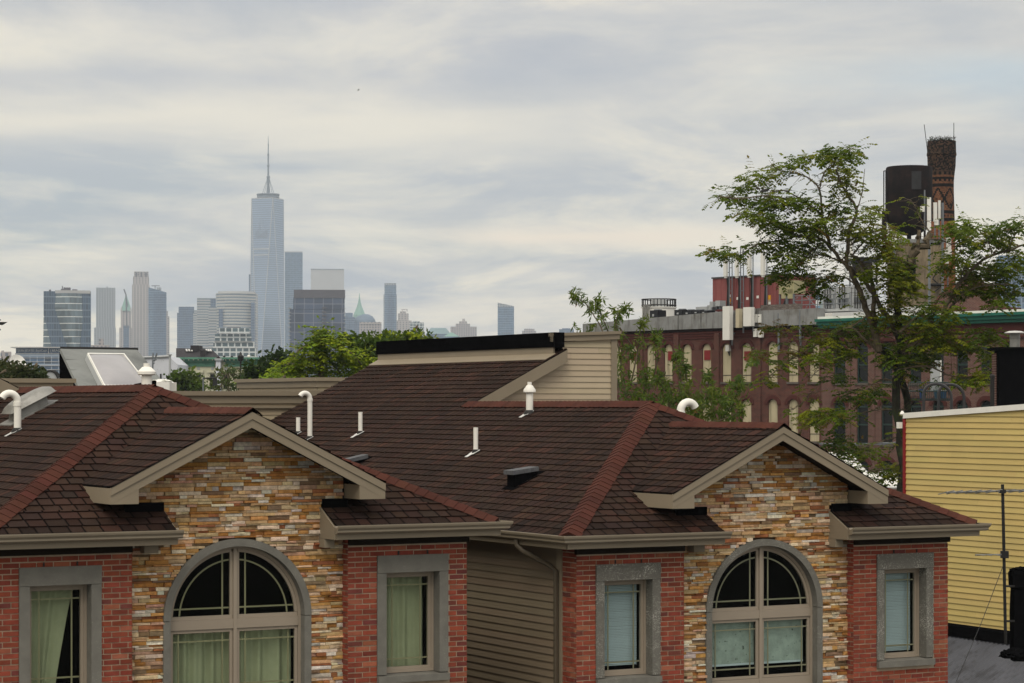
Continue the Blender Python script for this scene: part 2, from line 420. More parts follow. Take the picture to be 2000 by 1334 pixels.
    for a in (-1.0,1.125):
        q=[(T0+.021,ZE-.163),(.166,ZE-.163),(.166,ZE+K*.496-.01),(T0+.021,ZE-.01)]
        mb.hexa([(a,p[0],p[1]) for p in q],[(a+.025,p[0],p[1]) for p in q])
    mb.box(1.12,1.26,-.02,.16,ZE-.28,ZE-.166); mb.box(-1.30,-1.12,-.02,.16,ZE-.28,ZE-.166)
    for sg in (-1,1): mb.box(sg*HW-.012,sg*HW+.012,T0+.03,TB,ZE-.165,ZE-.012)
    mb.build('fascia',m_trim,rt)
    # --- gutters: K profile swept round the corner
    prof=[(.0,.0),(.0,-.098),(.062,-.098),(.086,-.08),(.086,-.056),(.110,-.028),(.116,-.006),(.116,.008),(.102,.008),(.102,-.006),(.03,-.03)]
    for sg in (-1,1):
        mb=nb(); a0=-.95 if sg<0 else 1.12; ends=[(a0,T0-.008,0,-1),(sg*(HW+.01),T0-.008,sg,-1),(sg*(HW+.01),TB,sg,0)]
        rings=[[mb.pt((x+d*ox,y+d*oy,ZE+.012+z)) for d,z in prof] for x,y,ox,oy in ends]
        for A_,B_ in zip(rings,rings[1:]):
            for k in range(len(prof)):
                l=(k+1)%len(prof); mb.idx((A_[k],A_[l],B_[l],B_[k]))
        mb.idx(rings[0]); mb.idx(rings[-1][::-1]); mb.build('gutter',m_gutter,rt)
    # --- brick bays (separate bricks on a mortar wall)
    for b0,b1 in ((-3.18,-1.46),(1.46,3.18)):
        wc=-2.365 if b0<0 else 2.385; hole=(wc-.515-b0,wc+.515-b0,-3.60,-1.955)
        mb=nb(); bricks(mb,(b0,0,0),(1,0,0),(0,-1,0),b1-b0,-4.75,ZE-.27,[hole])
        if b0<0: bricks(mb,(b0,.36,0),(0,-1,0),(-1,0,0),.36,-4.75,ZE-.165,ph=.1)
        bricks(mb,(b0 if b0>0 else b1,.17 if b0>0 else 0,0),(0,-1,0) if b0>0 else (0,1,0),(-1,0,0) if b0>0 else (1,0,0),.17,-4.75,ZE-.165,ph=.1)
        bo=mb.build('brick_bay',m_brick,rt)
        mb=nb(); rect_hole(mb,(b0,0,0),(1,0,0),b1-b0,-9.3,ZE-.163,hole)
        xs=b0 if b0>0 else b1; mb.face([(xs,0,-9.3),(xs,.18,-9.3),(xs,.18,ZE-.163),(xs,0,ZE-.163)])
        mb.face([(b0 if b0<0 else b1,y,z) for y,z in ((0,-9.3),(.4,-9.3),(.4,ZE-.163),(0,ZE-.163))])
        mb.build('mortar_backing',m_mortar,bo)
    # --- ledgestone centre with the arched opening
    zs=-2.69; mb=nb(); z=-4.72
    while z<ZP-.15:
        h=R.choice((.026,.034,.040,.048,.056)); zm=z+h/2; half=min(1.46,2*(ZP-.13-z))
        ex=.985 if z+h<zs else math.sqrt(max(0,.985**2-(max(z-zs,0))**2))
        for s0,s1 in (((-half,-ex),(ex,half)) if ex>.03 else ((-half,half),)):
            x=s0
            while x<s1-.015:
                w=min(R.choice((.09,.14,.19,.24,.3)),s1-x)
                if s1-x-w<.05: w=s1-x
                p=R.uniform(.004,.050); cc=stone_col(); g=.0025; k=R.uniform(-.006,.006)
                q=[(x+g,z+g),(x+w-g,z+g),(x+w-g,z+h-g*.6),(x+g,z+h-g*.6)]
                f=[(a,.17-p+k*(0,1,1,0)[i]+R.uniform(-.004,.004),b) for i,(a,b) in enumerate(q)]
                mid=( (q[0][0]+q[2][0])/2+R.uniform(-.02,.02),.17-p-R.uniform(0,.008),(q[0][1]+q[2][1])/2)
                bk=[(a,.178,b) for a,b in q]
                for i in range(4): mb.face([f[i],f[(i+1)%4],mid],cc); mb.face([bk[i],bk[(i+1)%4],f[(i+1)%4],f[i]],cc)
                x+=w
        z+=h
    so=mb.build('stone_wall',m_stone,rt)
    mb=nb(); n=24; ra=.93; top=[]
    for sg in (-1,1): mb.face([(sg*1.46,.18,-9.3),(sg*ra,.18,-9.3),(sg*ra,.18,zs),(sg*1.46,.18,zs)])
    mb.face([(-ra,.18,-9.3),(ra,.18,-9.3),(ra,.18,-4.7),(-ra,.18,-4.7)])
    for i in range(n):
        a,b=[math.pi-math.pi*(i+j)/n for j in (0,1)]
        pa,pb=[(ra*math.cos(x),.18,zs+ra*math.sin(x)) for x in (a,b)]
        e=lambda x:(1.46*math.cos(x)/max(abs(math.cos(x)),.75*math.sin(x)+1e-6),.18,zs+min(1.5,math.tan(min(abs(x),math.pi-abs(x)))*1.46 if abs(math.cos(x))>.3 else 1.5))
        xa=-1.46+2.92*i/n; xb=-1.46+2.92*(i+1)/n
        za=ZP-.12-.5*abs(xa); zb=ZP-.12-.5*abs(xb)
        mb.face([pa,pb,(xb,.18,zb),(xa,.18,za)])
    for sg in (-1,1): mb.face([(sg*ra,.18,zs),(sg*1.46,.18,zs),(sg*1.46,.18,ZP-.12-.73)])
    mb.build('grout_backing',m_stoneback,so)
    # --- arched window
    wn=nb()
    def arc(r,a0=0.,a1=math.pi,n=28): return [(r*math.cos(a0+(a1-a0)*i/n),zs+r*math.sin(a0+(a1-a0)*i/n)) for i in range(n+1)]
    def arcband(mb,r0,r1,t0,t1,a0=0.,a1=math.pi,n=28):
        A_,B_=arc(r0,a0,a1,n),arc(r1,a0,a1,n)
        for i in range(n):
            q=[A_[i],B_[i],B_[i+1],A_[i+1]]
            mb.hexa([(x,t1,z) for x,z in q],[(x,t0,z) for x,z in q])
    ft,fb=.24,.29
    arcband(wn,.868,.905,ft,fb); wn.box(-.905,-.868,ft,fb,-4.7,zs);wn.box(.868,.905,ft,fb,-4.7,zs)
    wn.box(-.024,.024,ft-.012,fb,-4.7,zs+.868)
    for z0,z1 in ((zs-.135,zs-.015),(-3.80,-3.68),(-4.72,-4.62)):
        wn.box(-.868,-.0245,ft-.006,fb,z0,z1); wn.box(.0245,.868,ft-.006,fb,z0,z1)
    win=wn.build('window',m_vinyl,rt)
    win['label']='tall arched window with taupe frame and grey stone surround'
    mb=nb(); st,sb=.185+.02,.25          # sashes
    for sg in (-1,1):
        x0,x1=sorted((sg*.024,sg*.868))
        frame_rect(mb,x0+.004,x1-.004,-3.676,zs-.139,ft+.014,fb-.003,.038)
        frame_rect(mb,x0+.004,x1-.004,-4.61,-3.804,ft+.014,fb-.003,.038)
        # quarter-round sash
        a0,a1=(.045,math.pi/2-.05) if sg>0 else (math.pi/2+.05,math.pi-.045)
        arcband(mb,.828,.866,ft+.014,fb-.003,a0,a1,14)
        mb.box(x0+.004,x1-.004,ft+.014,fb-.003,zs-.014,zs+.034)
        xm=sg*.0245; mb.box(min(xm,xm+sg*.038),max(xm,xm+sg*.038),ft+.014,fb-.003,zs+.035,zs+.83)
    mb.build('sash',m_vinyl,win)
    mb=nb()
    for sg in (-1,1):
        x0,x1=sorted((sg*.06,sg*.835))
        for z0,z1 in ((-3.63,zs-.184),(-4.56,-3.85)): mb.face([(x0,.277,z0),(x1,.277,z0),(x1,.277,z1),(x0,.277,z1)])
    A_=arc(.835,0,math.pi,28); mb.face([(x,.277,z+.02) for x,z in A_])
    mb.build('pane',m_pane if first else m_pane2,win)
    mb=nb(); gt0,gt1=.281,.289; gw=.0095
    for sg in (-1,1):
        for x in (.155,.745):
            for z0,z1 in ((-3.63,zs-.184),(-4.56,-3.85)): mb.box(sg*x-gw,sg*x+gw,gt0,gt1,z0,z1)
        x0,x1=sorted((sg*.06,sg*.83))
        for z in (-3.53,zs-.285,-3.95): mb.box(x0,x1,gt0+.001,gt1+.001,z-gw,z+gw)
        x0,x1=sorted((sg*.06,sg*.82)); mb.box(x0,x1,gt0+.001,gt1+.001,zs+.125-gw,zs+.125+gw)
        mb.box(sg*.155-gw,sg*.155+gw,gt0,gt1,zs+.034,zs+.81)
        a0,a1=(.05,math.pi/2-.085) if sg>0 else (math.pi/2+.085,math.pi-.05)
        arcband(mb,.722,.741,gt0,gt1,a0,a1,14)
    mb.build('grille',m_grille,win)
    mb=nb(); arcband(mb,.905,1.0,.112,.285,n=36)
    for sg in (-1,1): x0,x1=sorted((sg*.905,sg*1.0)); mb.box(x0,x1,.118,.285,-4.72,zs-.008)
    mb.build('stone_surround',m_lint_plain if first else M('flecked_cast_stone',lin(122,120,112,.72),.85,.14,5,.15,90,spots=(66,.2,lin(222,220,210,.9))),win)
    mb=nb()
    if first:
        curtain(mb,-.83,-.03,-4.6,zs-.12,.42,.026,30,seed=3); curtain(mb,.03,.84,-4.6,zs-.12,.42,.026,27,seed=5)
        mb.build('curtain',m_curt,win,smooth=True)
    else:
        for sg in (-1,1):
            x0,x1=sorted((sg*.035,sg*.82)); mb.box(x0,x1,.36,.364,-3.46,zs-.10)
        mb.build('roller_shade',m_shade,win)
        mb=nb()
        for sg in (-1,1):
            x0,x1=sorted((sg*.035,sg*.82)); mb.box(x0,x1,.354,.37,-3.49,-3.462)
        mb.build('shade_rail',m_blind,win)
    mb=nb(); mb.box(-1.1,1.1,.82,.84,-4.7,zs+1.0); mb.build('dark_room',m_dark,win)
    # --- side windows
    for wi,wc in enumerate((-2.365,2.385)):
        zt=-1.955; mb=nb()
        o0,o1=wc-.515,wc+.515; i0,i1=wc-.385,wc+.385; zi=zt-.225; zb=-3.50
        frame_rect(mb,i0+.002,i1-.002,zb+.002,zi-.002,.145,.21,.034)
        frame_rect(mb,i0+.037,i1-.037,zb+.037,zi-.037,.16,.205,.040)
        wb=mb.build('window',m_vinyl,rt)
        mb=nb(); mb.box(o0,o1,-.03,.21,zi,zt); mb.build('lintel',speck,wb)
        for x0,x1 in ((o0,i0),(i1,o1)):
            mb=nb(); mb.box(x0,x1,-.024,.21,zb-.0,zi-.004); mb.build('jamb',speck,wb)
        mb=nb(); mb.hexa([(o0,-.07,zb-.105),(o1,-.07,zb-.105),(o1,.21,zb-.105),(o0,.21,zb-.105)],[(o0,-.07,zb-.018),(o1,-.07,zb-.018),(o1,.21,zb-.002),(o0,.21,zb-.002)])
        mb.build('sill',m_lint_plain,wb)
        x0,x1,z0,z1=i0+.08,i1-.08,zb+.08,zi-.08
        mb=nb(); mb.face([(x0,.183,z0),(x1,.183,z0),(x1,.183,z1),(x0,.183,z1)]); mb.build('pane',m_pane if first else m_pane2,wb)
        mb=nb()
        for x in (x0+.10,x1-.10): mb.box(x-gw,x+gw,.187,.194,z0,z1)
        for z in (z0+.10,z1-.10): mb.box(x0,x1,.188,.195,z-gw,z+gw)
        mb.build('grille',m_grille,wb)
        mb=nb()
        if first:
            if wi==0: curtain(mb,x0-.04,x1-.04,z0-.1,z1+.05,.29,.016,26,slant=.42,seed=8)
            else: curtain(mb,x0-.06,x1-.02,z0-.05,z1+.05,.29,.02,30,seed=9)
            mb.build('curtain',m_curt,wb,smooth=True)
        else:
            z=z0+(.02 if wi else .05)
            while z<z1+.05:
                d=R.uniform(-.001,.001); x1b=x1-.015
                mb.face([(x0-.05,.236,z+d),(x1b,.236,z+d),(x1b,.256,z+.019),(x0-.05,.256,z+.019)]); z+=.0225
            mb.build('blind',m_blind,wb)
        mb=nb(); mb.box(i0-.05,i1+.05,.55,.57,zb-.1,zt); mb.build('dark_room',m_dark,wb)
    # weep pins above the side windows
    for wc in (-2.365,2.385):
        for d in (-.21,.21): mb=nb(); mb.box(wc+d-.008,wc+d+.008,-.022,.0,-1.95,-1.90); mb.build('weep_pin',m_black,rt)
    # black step flashing on the ledgestone, raised to also draw the gable foot's shade
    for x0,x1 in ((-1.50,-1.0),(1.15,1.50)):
        mb=nb(); mb.box(x0,x1,.10,.166,ZE+.12,ZP-.5*GW-.207); mb.build('flashing_shade_strip',m_tar,rt)
    # --- side walls: clapboard
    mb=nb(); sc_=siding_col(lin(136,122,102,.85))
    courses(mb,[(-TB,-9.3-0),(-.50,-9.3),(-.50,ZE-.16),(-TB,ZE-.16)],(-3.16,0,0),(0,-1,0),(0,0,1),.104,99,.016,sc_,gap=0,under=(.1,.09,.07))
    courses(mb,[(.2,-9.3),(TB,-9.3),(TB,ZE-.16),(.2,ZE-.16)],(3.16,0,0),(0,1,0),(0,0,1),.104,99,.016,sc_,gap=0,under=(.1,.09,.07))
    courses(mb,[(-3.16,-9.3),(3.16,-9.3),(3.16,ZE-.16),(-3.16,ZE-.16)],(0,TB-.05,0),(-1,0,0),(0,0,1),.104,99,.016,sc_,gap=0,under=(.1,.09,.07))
    mb.face([(-3.16,TB-.04,ZE-.16),(3.16,TB-.04,ZE-.16),(0,TB-.04,ZR-.04)],(.2,.18,.14))
    mb.build('siding_wall',m_siding,rt)
    mb=nb(); mb.box(-3.205,-3.14,.365,.50,-9.3,ZE-.16); mb.build('corner_board',m_trim,rt)
    # --- taller rear part
    zt0=1.49; zt1=1.55; mb=nb(); X=lambda a: ms*a
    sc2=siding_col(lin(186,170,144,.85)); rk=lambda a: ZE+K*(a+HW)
    fr=((0,tm,0),(1,0,0),(0,0,1))
    for pol in ([(.06,ZR-.3),(1.93,ZR-.3),(1.93,rk(1.93)-.03),(.06,rk(.06)-.03)],[(1.93,ZR-.3),(3.03,ZR-.3),(3.03,1.40),(1.93,1.34)]):
        courses(mb,[(ms*a,b) for a,b in pol],*fr,.104,2.6,.015,sc2,gap=.0012,under=(.15,.13,.1))
    so_=((X(3.03),0,0),(0,ms,0),(0,0,1))
    courses(mb,[(ms*tm,ZE-.3),(ms*TB,ZE-.3),(ms*TB,1.36),(ms*tm,1.36)],*so_,.104,99,.015,sc2,gap=0,under=(.15,.13,.1))
    mb.face([(X(1.7),tm,1.36),(X(3.03),tm,1.36),(X(3.03),TB,1.36),(X(1.7),TB,1.36)],(.05,.05,.05))
    mb.face([(X(3.03),TB-.03,ZE),(X(0),TB-.03,ZE),(X(0),TB-.03,ZR-.02),(X(1.9),TB-.03,rk(1.9)-.02),(X(1.92),TB-.03,1.36),(X(3.03),TB-.03,1.36)],(.2,.18,.14))
    mb.build('rear_wall',m_siding,rt)
    mb=nb()   # coping, corner and rake trim
    def bx(a0,a1,*r): mb.box(min(X(a0),X(a1)),max(X(a0),X(a1)),*r)
    mb.hexa([(X(1.70),tm-.06,zt0-.15),(X(3.09),tm-.06,zt1-.15),(X(3.09),tm+.05,zt1-.15),(X(1.70),tm+.05,zt0-.15)],[(X(1.70),tm-.06,zt0-.055),(X(3.09),tm-.06,zt1-.055),(X(3.09),tm+.05,zt1-.055),(X(1.70),tm+.05,zt0-.055)])
    mb.hexa([(X(1.70),tm-.09,zt0-.055),(X(3.11),tm-.09,zt1-.055),(X(3.11),tm+.1,zt1-.055),(X(1.70),tm+.1,zt0-.055)],[(X(1.70),tm-.09,zt0),(X(3.11),tm-.09,zt1),(X(3.11),tm+.1,zt1),(X(1.70),tm+.1,zt0)])
    bx(3.0,3.09,tm+.1,TB,1.38,1.53)
    bx(2.93,3.055,tm-.03,tm+.03,ZR-.3,zt1-.152)
    mb.hexa([(X(-.05),tm-.18,rk(-.05)-.225),(X(1.93),tm-.18,rk(1.93)-.225),(X(1.93),tm-.15,rk(1.93)-.225),(X(-.05),tm-.15,rk(-.05)-.225)],[(X(-.05),tm-.18,rk(-.05)-.005),(X(1.93),tm-.18,rk(1.93)-.005),(X(1.93),tm-.15,rk(1.93)-.005),(X(-.05),tm-.15,rk(-.05)-.005)])
    mb.face([(X(.1),tm-.15,rk(.1)-.22),(X(1.9),tm-.15,rk(1.9)-.22),(X(1.9),tm,rk(1.9)-.22),(X(.1),tm,rk(.1)-.22)])
    mb.build('coping',m_trim,rt)
    mb=nb()
    mb.hexa([(X(1.52),tm-.1,rk(1.52)+.02),(X(1.73),tm-.1,rk(1.73)+.02),(X(1.73),TB,rk(1.73)+.02),(X(1.52),TB,rk(1.52)+.02)],[(X(1.52),tm-.1,rk(1.52)+.03),(X(1.73),tm-.1,rk(1.73)+.03),(X(1.73),TB,rk(1.73)+.03),(X(1.52),TB,rk(1.52)+.03)])
    bx(1.725,1.76,tm-.02,TB,rk(1.73)-.05,1.25); mb.build('flashing',m_trim,rt)
    mb=nb(); bx(1.70,1.90,tm-.12,TB+.02,1.242,1.505)
    mb.build('roof_edge',m_tar,rt)
    return rt,OF

def rz_left(a): return ZE+K*(a+HW)
def boot(mb,a,t,r,z,pl=-1):
    """sheet flashing on the slope under a pipe, tongue down the slope"""
    for x0,x1,w in ((-.07,.06,.075),(-.16,-.07,.045)):
        q=[(a+x0,t-w),(a+x1,t-w),(a+x1,t+w),(a+x0,t+w)]
        mb.hexa([(x,y,z+K*(x-a)+.018) for x,y in q],[(x,y,z+K*(x-a)+.026) for x,y in q])
def vent(rt,OF,kind,a,t,h,r,label=None,z=None,dirx=-1.):
    z=rz_left(a) if z is None else z
    mb=MB(off=OF)
    if kind=='pipe': mb.tube([(a,t,z-.05),(a,t,z+h)],r,12)
    elif kind=='goose':
        hk=r*2.3; pts=[(a,t,z-.05),(a,t,z+h-hk)]
        for i in range(1,11):
            an=math.pi*i/10*.86; pts.append((a+dirx*(hk-hk*math.cos(an)),t,z+h-hk+hk*math.sin(an)))
        mb.tube(pts,[r]*len(pts),14)
    elif kind=='cap': mb.lathe((a,t,z-.05),[(r,0),(r,h*.72),(r*.98,h*.72)],16)
    o=mb.build('vent_pipe',m_pvc,rt,smooth=True)
    if label: o['label']=label
    if kind=='goose':
        mb=MB(off=OF); mb.tube([(a,t,z+h-r*2.3-r*1.2),(a,t,z+h-r*2.3)],r*1.17,14); mb.build('coupling',m_pvc,o,smooth=True)
    if kind=='cap':
        mb=MB(off=OF); zz=z-.05+h*.70
        mb.lathe((a,t,zz),[(r*1.5,0),(r*1.75,.012),(r*1.75,.05),(r*.85,h*.22),(r*.62,h*.225),(r*.62,h*.32)],18); mb.build('cap',m_pvc,o,smooth=True)
    mb=MB(off=OF); mb.lathe((a,t,z-.08),[(r*2.0,0),(r*1.7,.09),(r*1.12,.14)],14); mb.build('boot',m_black,o,smooth=True)
    mb=MB(off=OF); boot(mb,a-.02,t,r,z); mb.build('flashing',m_lead,o)
    return o
H1,OF1=house(-3.02,0.,'brick and ledgestone house with green curtains in its windows',True)
H2,OF2=house(5.02,-.22,'brick and ledgestone house with blinds and speckled window surrounds',False)
vent(H2,OF2,'pipe',-1.13,13.92,.32,.040,'short white vent pipe')
vent(H2,OF2,'goose',-1.29,13.02,.86,.045,'tall hooked white vent pipe')
vent(H2,OF2,'pipe',-1.07,11.29,.40,.038); vent(H2,OF2,'pipe',-1.55,5.96,.41,.038)
vent(H2,OF2,'cap',-.31,6.41,.56,.058,'white vent pipe with a conical cap')
vent(H2,OF2,'goose',.85,3.65,.46,.062,'hooked white vent pipe behind the ridge',z=ZR-K*.85,dirx=1.)
vent(H1,OF1,'goose',-1.22,5.37,.55,.052,'hooked white vent pipe')
vent(H1,OF1,'cap',.25,4.1,.52,.072,'white vent pipe with a conical cap',z=ZR-K*.25)
def boxvent(rt,OF,a,t,w,h,label):
    z=rz_left(a); mb=MB(off=OF); s=lambda x: K*(x-a)
    q=[(a-w*.75,t-w*.5),(a+w*.75,t-w*.5),(a+w*.75,t+w*.5),(a-w*.75,t+w*.5)]
    mb.hexa([(x,y,z+s(x)-.02) for x,y in q],[(x,y,z+s(x)+.02) for x,y in q])
    q2=[(a-w*.55,t-w*.34),(a+w*.5,t-w*.34),(a+w*.5,t+w*.34),(a-w*.55,t+w*.34)]
    top=[(a-w*.55,t-w*.34,z+s(a-w*.55)+h),(a+w*.5,t-w*.34,z+s(a+w*.5)+h*.45),(a+w*.5,t+w*.34,z+s(a+w*.5)+h*.45),(a-w*.55,t+w*.34,z+s(a-w*.55)+h)]
    mb.hexa([(x,y,z+s(x)+.02) for x,y in q2],top)
    o=mb.build('roof_vent',m_tar,rt); o['label']=label
    mb=MB(off=OF)
    q3=[(a-w*.68,t-w*.42),(a+w*.52,t-w*.42),(a+w*.52,t+w*.42),(a-w*.68,t+w*.42)]
    hz=lambda x: z+s(x)+h*(1-.55*(x-a+w*.55)/(w*1.05))
    mb.hexa([(x,y,hz(x)-.05) for x,y in q3],[(x,y,hz(x)+.012) for x,y in q3])
    mb.build('lid',M('vent_lid_granules',lin(92,94,98,.8),.8,.3,20,.3,90),o)
boxvent(H2,OF2,-2.27,3.12,.36,.26,'black box vent')
boxvent(H2,OF2,-2.03,9.4,.30,.17,'black box vent behind the red hip')
# domed metal hood vent on the left house
def hood(rt,OF,a,t):
    z=rz_left(a); s=lambda x: K*(x-a); mb=MB(off=OF)
    def slab(L,W,h0,h1,L2,W2,n=5):
        b=[];tp=[]
        for sx,sy in ((-1,-1),(1,-1),(1,1),(-1,1)):
            b.append((a+sx*L,t+sy*W,z+s(a+sx*L)+h0)); tp.append((a+sx*L2,t+sy*W2,z+s(a+sx*L2)+h1))
        mb.hexa(b,tp)
    slab(.36,.30,0,.025,.36,.30); slab(.24,.2,.025,.16,.22,.18)
    o=mb.build('hood_vent',m_galv,rt); o['label']='galvanised roof vent with a domed hood'
    mb=MB(off=OF); nx,ny=14,10
    g=[[None]*(ny+1) for _ in range(nx+1)]
    for i in range(nx+1):
        for j in range(ny+1):
            u=-1+2*i/nx; v=-1+2*j/ny; d=(1-abs(u)**4)*(1-abs(v)**4)
            x=a+u*.34; g[i][j]=mb.pt((x,t+v*.29,z+s(x)+.17+.13*d**.5))
    for i in range(nx):
        for j in range(ny): mb.idx((g[i][j],g[i+1][j],g[i+1][j+1],g[i][j+1]))
    mb.build('hood',m_galv,o,smooth=True)
hood(H1,OF1,-.72,6.45)
# downspout elbow under the right house's side gutter
mb=MB(off=OF2)
mb.tube([(-3.56,.98,ZE-.09),(-3.56,.98,ZE-.17),(-3.51,.90,ZE-.25),(-3.30,.56,ZE-.42),(-3.24,.45,ZE-.50),(-3.24,.43,-9.2)],.036,8)
mb.build('downspout',M('bronze_downspout',lin(96,86,70,.6),.5,.1,2),H2,smooth=True)
# ---------------------------------------------------------------- old factory behind the houses
FX,FY=17.5,137.; FCx,FCy=.636,.771
def FA(u,t=0.):
    k=(u-UH)/F; return (k*(FY+FCy*0+FCx*t)-FX-FCy*t)/(FCx+FCy*k)
def FZ(u,v,t=0.):
    a=FA(u,t); return (VH-v)/F*(FY-a*FCy+t*FCx)+ZG
FROT=math.atan2(-FCy,FCx)
m_fbrick=brickmat('old_dark_red_brick',(.085,.023,.0165),(.042,.013,.010),(.18,.12,.10))
m_fbrick2=brickmat('old_pinkish_brick',(.098,.037,.031),(.055,.023,.020),(.25,.19,.16))
m_arch=M('red_arch_brick',(.060,.015,.012),.9,.35,14)
m_oldsill=M('old_brownstone_sill',(.10,.085,.075),.9,.25,4)
m_sooty=M('sooty_brick_course',(.010,.007,.007),.95,.5,6,.3,30,spec=.05)
m_panel=M('cream_infill_panel',lin(188,178,148,.85),.8,.07,.8,.04,20,streak=lin(120,112,90,.75))
m_conc=M('weathered_concrete',lin(150,152,152,.72),.9,.14,1.5,.2,12,streak=lin(74,72,66,.7),col2=lin(120,116,106,.7),c2=(.5,.7),c2s=.8)
m_conc2=M('tan_stained_concrete',lin(158,142,116,.7),.9,.2,.8,.2,10,streak=lin(70,62,52,.7),col2=lin(100,90,74,.7),c2=(.45,.65),c2s=.5)
m_frame_g=M('dark_green_window_paint',(.015,.035,.032),.5,.1,4)
m_dglass=M('dark_old_window_glass',(.006,.008,.009),.15,.5,1.2,spec=.3)
m_cornice=M('teal_sheet_cornice',lin(26,108,92,.75),.55,.22,1.5,.08,20)
m_pink=M('dusty_pink_render',lin(150,88,86,.76),.85,.08,1.,.05,30,streak=lin(120,60,62,.8))
m_antp=M('white_antenna_plastic',lin(226,226,220,.9),.45,.05,2)
m_antc=M('cream_antenna_plastic',lin(196,186,158,.85),.45,.05,2)
m_steel=M('galvanised_steel_pole',lin(128,134,140,.7),.45,.12,3,metal=.3)
m_acgrey=M('grey_cabinet_paint',lin(176,180,182,.8),.5,.08,2)
m_acdark=M('charcoal_condenser',(.010,.011,.015),.5,.3,4)
m_cab=M('khaki_cabinet_paint',lin(176,170,130,.75),.55,.07,2)
m_cable=M('black_cable',(.01,.01,.01),.6,.1,3)
m_roofgrey=M('grey_flat_roof',lin(96,96,98,.6),.9,.2,1)
m_red=M('red_sign_paint',lin(138,36,36,.7),.6,.12,3)
m_white=M('white_paint',lin(236,236,230,.92),.6,.06,3)
m_yell=M('yellow_sticker',lin(238,172,30,.9),.5,.04,2)

def arch_wall(mb,a0,a1,z0,z1,wins,t=0.,n=8):
    """flat wall with segment-arched openings; wins=(a centre, width, sill z, spring z, rise)"""
    rows={}; zc=z0
    for w in sorted(wins,key=lambda w:w[2]):
        k=next((k for k in rows if abs(k-w[2])<1.2),w[2]); rows.setdefault(k,[]).append(w)
    for k in sorted(rows):
        ws=sorted(rows[k]); lo=min(w[2] for w in ws); hi=max(w[3]+w[4] for w in ws)+.05
        if lo>zc: mb.face([(a0,t,zc),(a1,t,zc),(a1,t,lo),(a0,t,lo)])
        x=a0
        for ac,w,zs_,zp,rs in ws:
            l,r=ac-w/2,ac+w/2
            mb.face([(x,t,lo),(l,t,lo),(l,t,hi),(x,t,hi)])
            if zs_>lo+.001: mb.face([(l,t,lo),(r,t,lo),(r,t,zs_),(l,t,zs_)])
            pr=(l,zp)
            for i in range(1,n+1):
                xx=l+w*i/n; c=(l+w*i/n-ac)/(w/2); zz=zp+rs*math.sqrt(max(0,1-c*c))
                mb.face([(pr[0],t,pr[1]),(xx,t,zz),(xx,t,hi),(pr[0],t,hi)])
                mb.face([(pr[0],t,pr[1]),(pr[0],t+.22,pr[1]),(xx,t+.22,zz),(xx,t,zz)]); pr=(xx,zz)
            for xx in (l,r): mb.face([(xx,t,zs_),(xx,t+.22,zs_),(xx,t+.22,zp),(xx,t,zp)])
            mb.face([(l,t,zs_),(r,t,zs_),(r,t+.22,zs_),(l,t+.22,zs_)])
            x=r
        mb.face([(x,t,lo),(a1,t,lo),(a1,t,hi),(x,t,hi)]); zc=hi
    mb.face([(a0,t,zc),(a1,t,zc),(a1,t,z1),(a0,t,z1)])
def archpts(ac,w,zs_,zp,rs,n=8):
    l,r=ac-w/2,ac+w/2
    return [(l,zs_),(r,zs_)]+[(r-w*i/n,zp+rs*math.sqrt(max(0,1-((r-w*i/n-ac)/(w/2))**2))) for i in range(n+1)]
def fwindow(rt,w,kind,i=0):
    ac,wd,zs_,zp,rs=w; ps=archpts(*w); ww=R
    mb=MB(); 
    if kind=='panel':
        mb.face([(a,.10,z) for a,z in ps]); o=mb.build('infill_panel',m_panel,rt)
        mb=MB(); zz=zs_+(zp-zs_)*.20; mb.box(ac-wd/2,ac+wd/2,.085,.099,zz-.02,zz+.02); mb.build('panel_joint',m_acdark,o)
    else:
        mb.face([(a,.14,z) for a,z in ps]); o=mb.build('window',m_dglass,rt)
        mb=MB(); h=zp-zs_
        for x in (ac-wd/2+.04,ac+wd/2-.04): mb.box(x-.04,x+.04,.09,.135,zs_,zp+rs*.45)
        for z in (zs_+.05,zs_+h*.52,zp-.02): mb.box(ac-wd/2+.081,ac+wd/2-.081,.09,.135,z-.05,z+.05)
        mb.build('frame',m_frame_g,o)
        if R.random()<.6:
            mb=MB(); f=R.uniform(.3,.6); mb.box(ac-wd*.38,ac+wd*R.uniform(-.1,.36),.142,.15,zs_+h*(1-f),zp); 
            mb.build('blind',M('grubby_window_blind',lin(120,126,120,.5),.8,.3,3),o)
    mb=MB(); n=10; pr=None       # header arch
    for k in range(n+1):
        an=math.pi*(k/n); x0=ac+(wd/2+.02)*math.cos(an); z0=zp+(rs+.02)*math.sin(an); x1=ac+(wd/2+.24)*math.cos(an); z1=zp+(rs+.26)*math.sin(an)
        if pr: mb.hexa([(pr[0],.0,pr[1]),(pr[2],.0,pr[3]),(x1,.0,z1),(x0,.0,z0)],[(pr[0],-.05,pr[1]),(pr[2],-.05,pr[3]),(x1,-.05,z1),(x0,-.05,z0)])
        pr=(x0,z0,x1,z1)
    mb.build('brick_arch',m_arch,o)
    mb=MB(); mb.box(ac-wd/2-.08,ac+wd/2+.08,-.07,.2,zs_-.12,zs_-.003); mb.build('sill',m_oldsill,o)
    return o
def win_at(u,wpx,vtop,vbot,rise=.31,uz=None):
    a0,a1=FA(u-wpx/2),FA(u+wpx/2); zt=FZ(u,vtop); zb=FZ(u,vbot)
    return ((a0+a1)/2,a1-a0,zb,zt-rise*(a1-a0)/.8,rise*(a1-a0)/.8)
uA=[1205,1236,1271,1305,1342,1380,1419,1458,1509,1549,1590]
wA=[win_at(u,14+4.5*(u-1200)/390+1.5,674-5*(u-1236)/300 if u<1500 else 667,746) for u in uA]
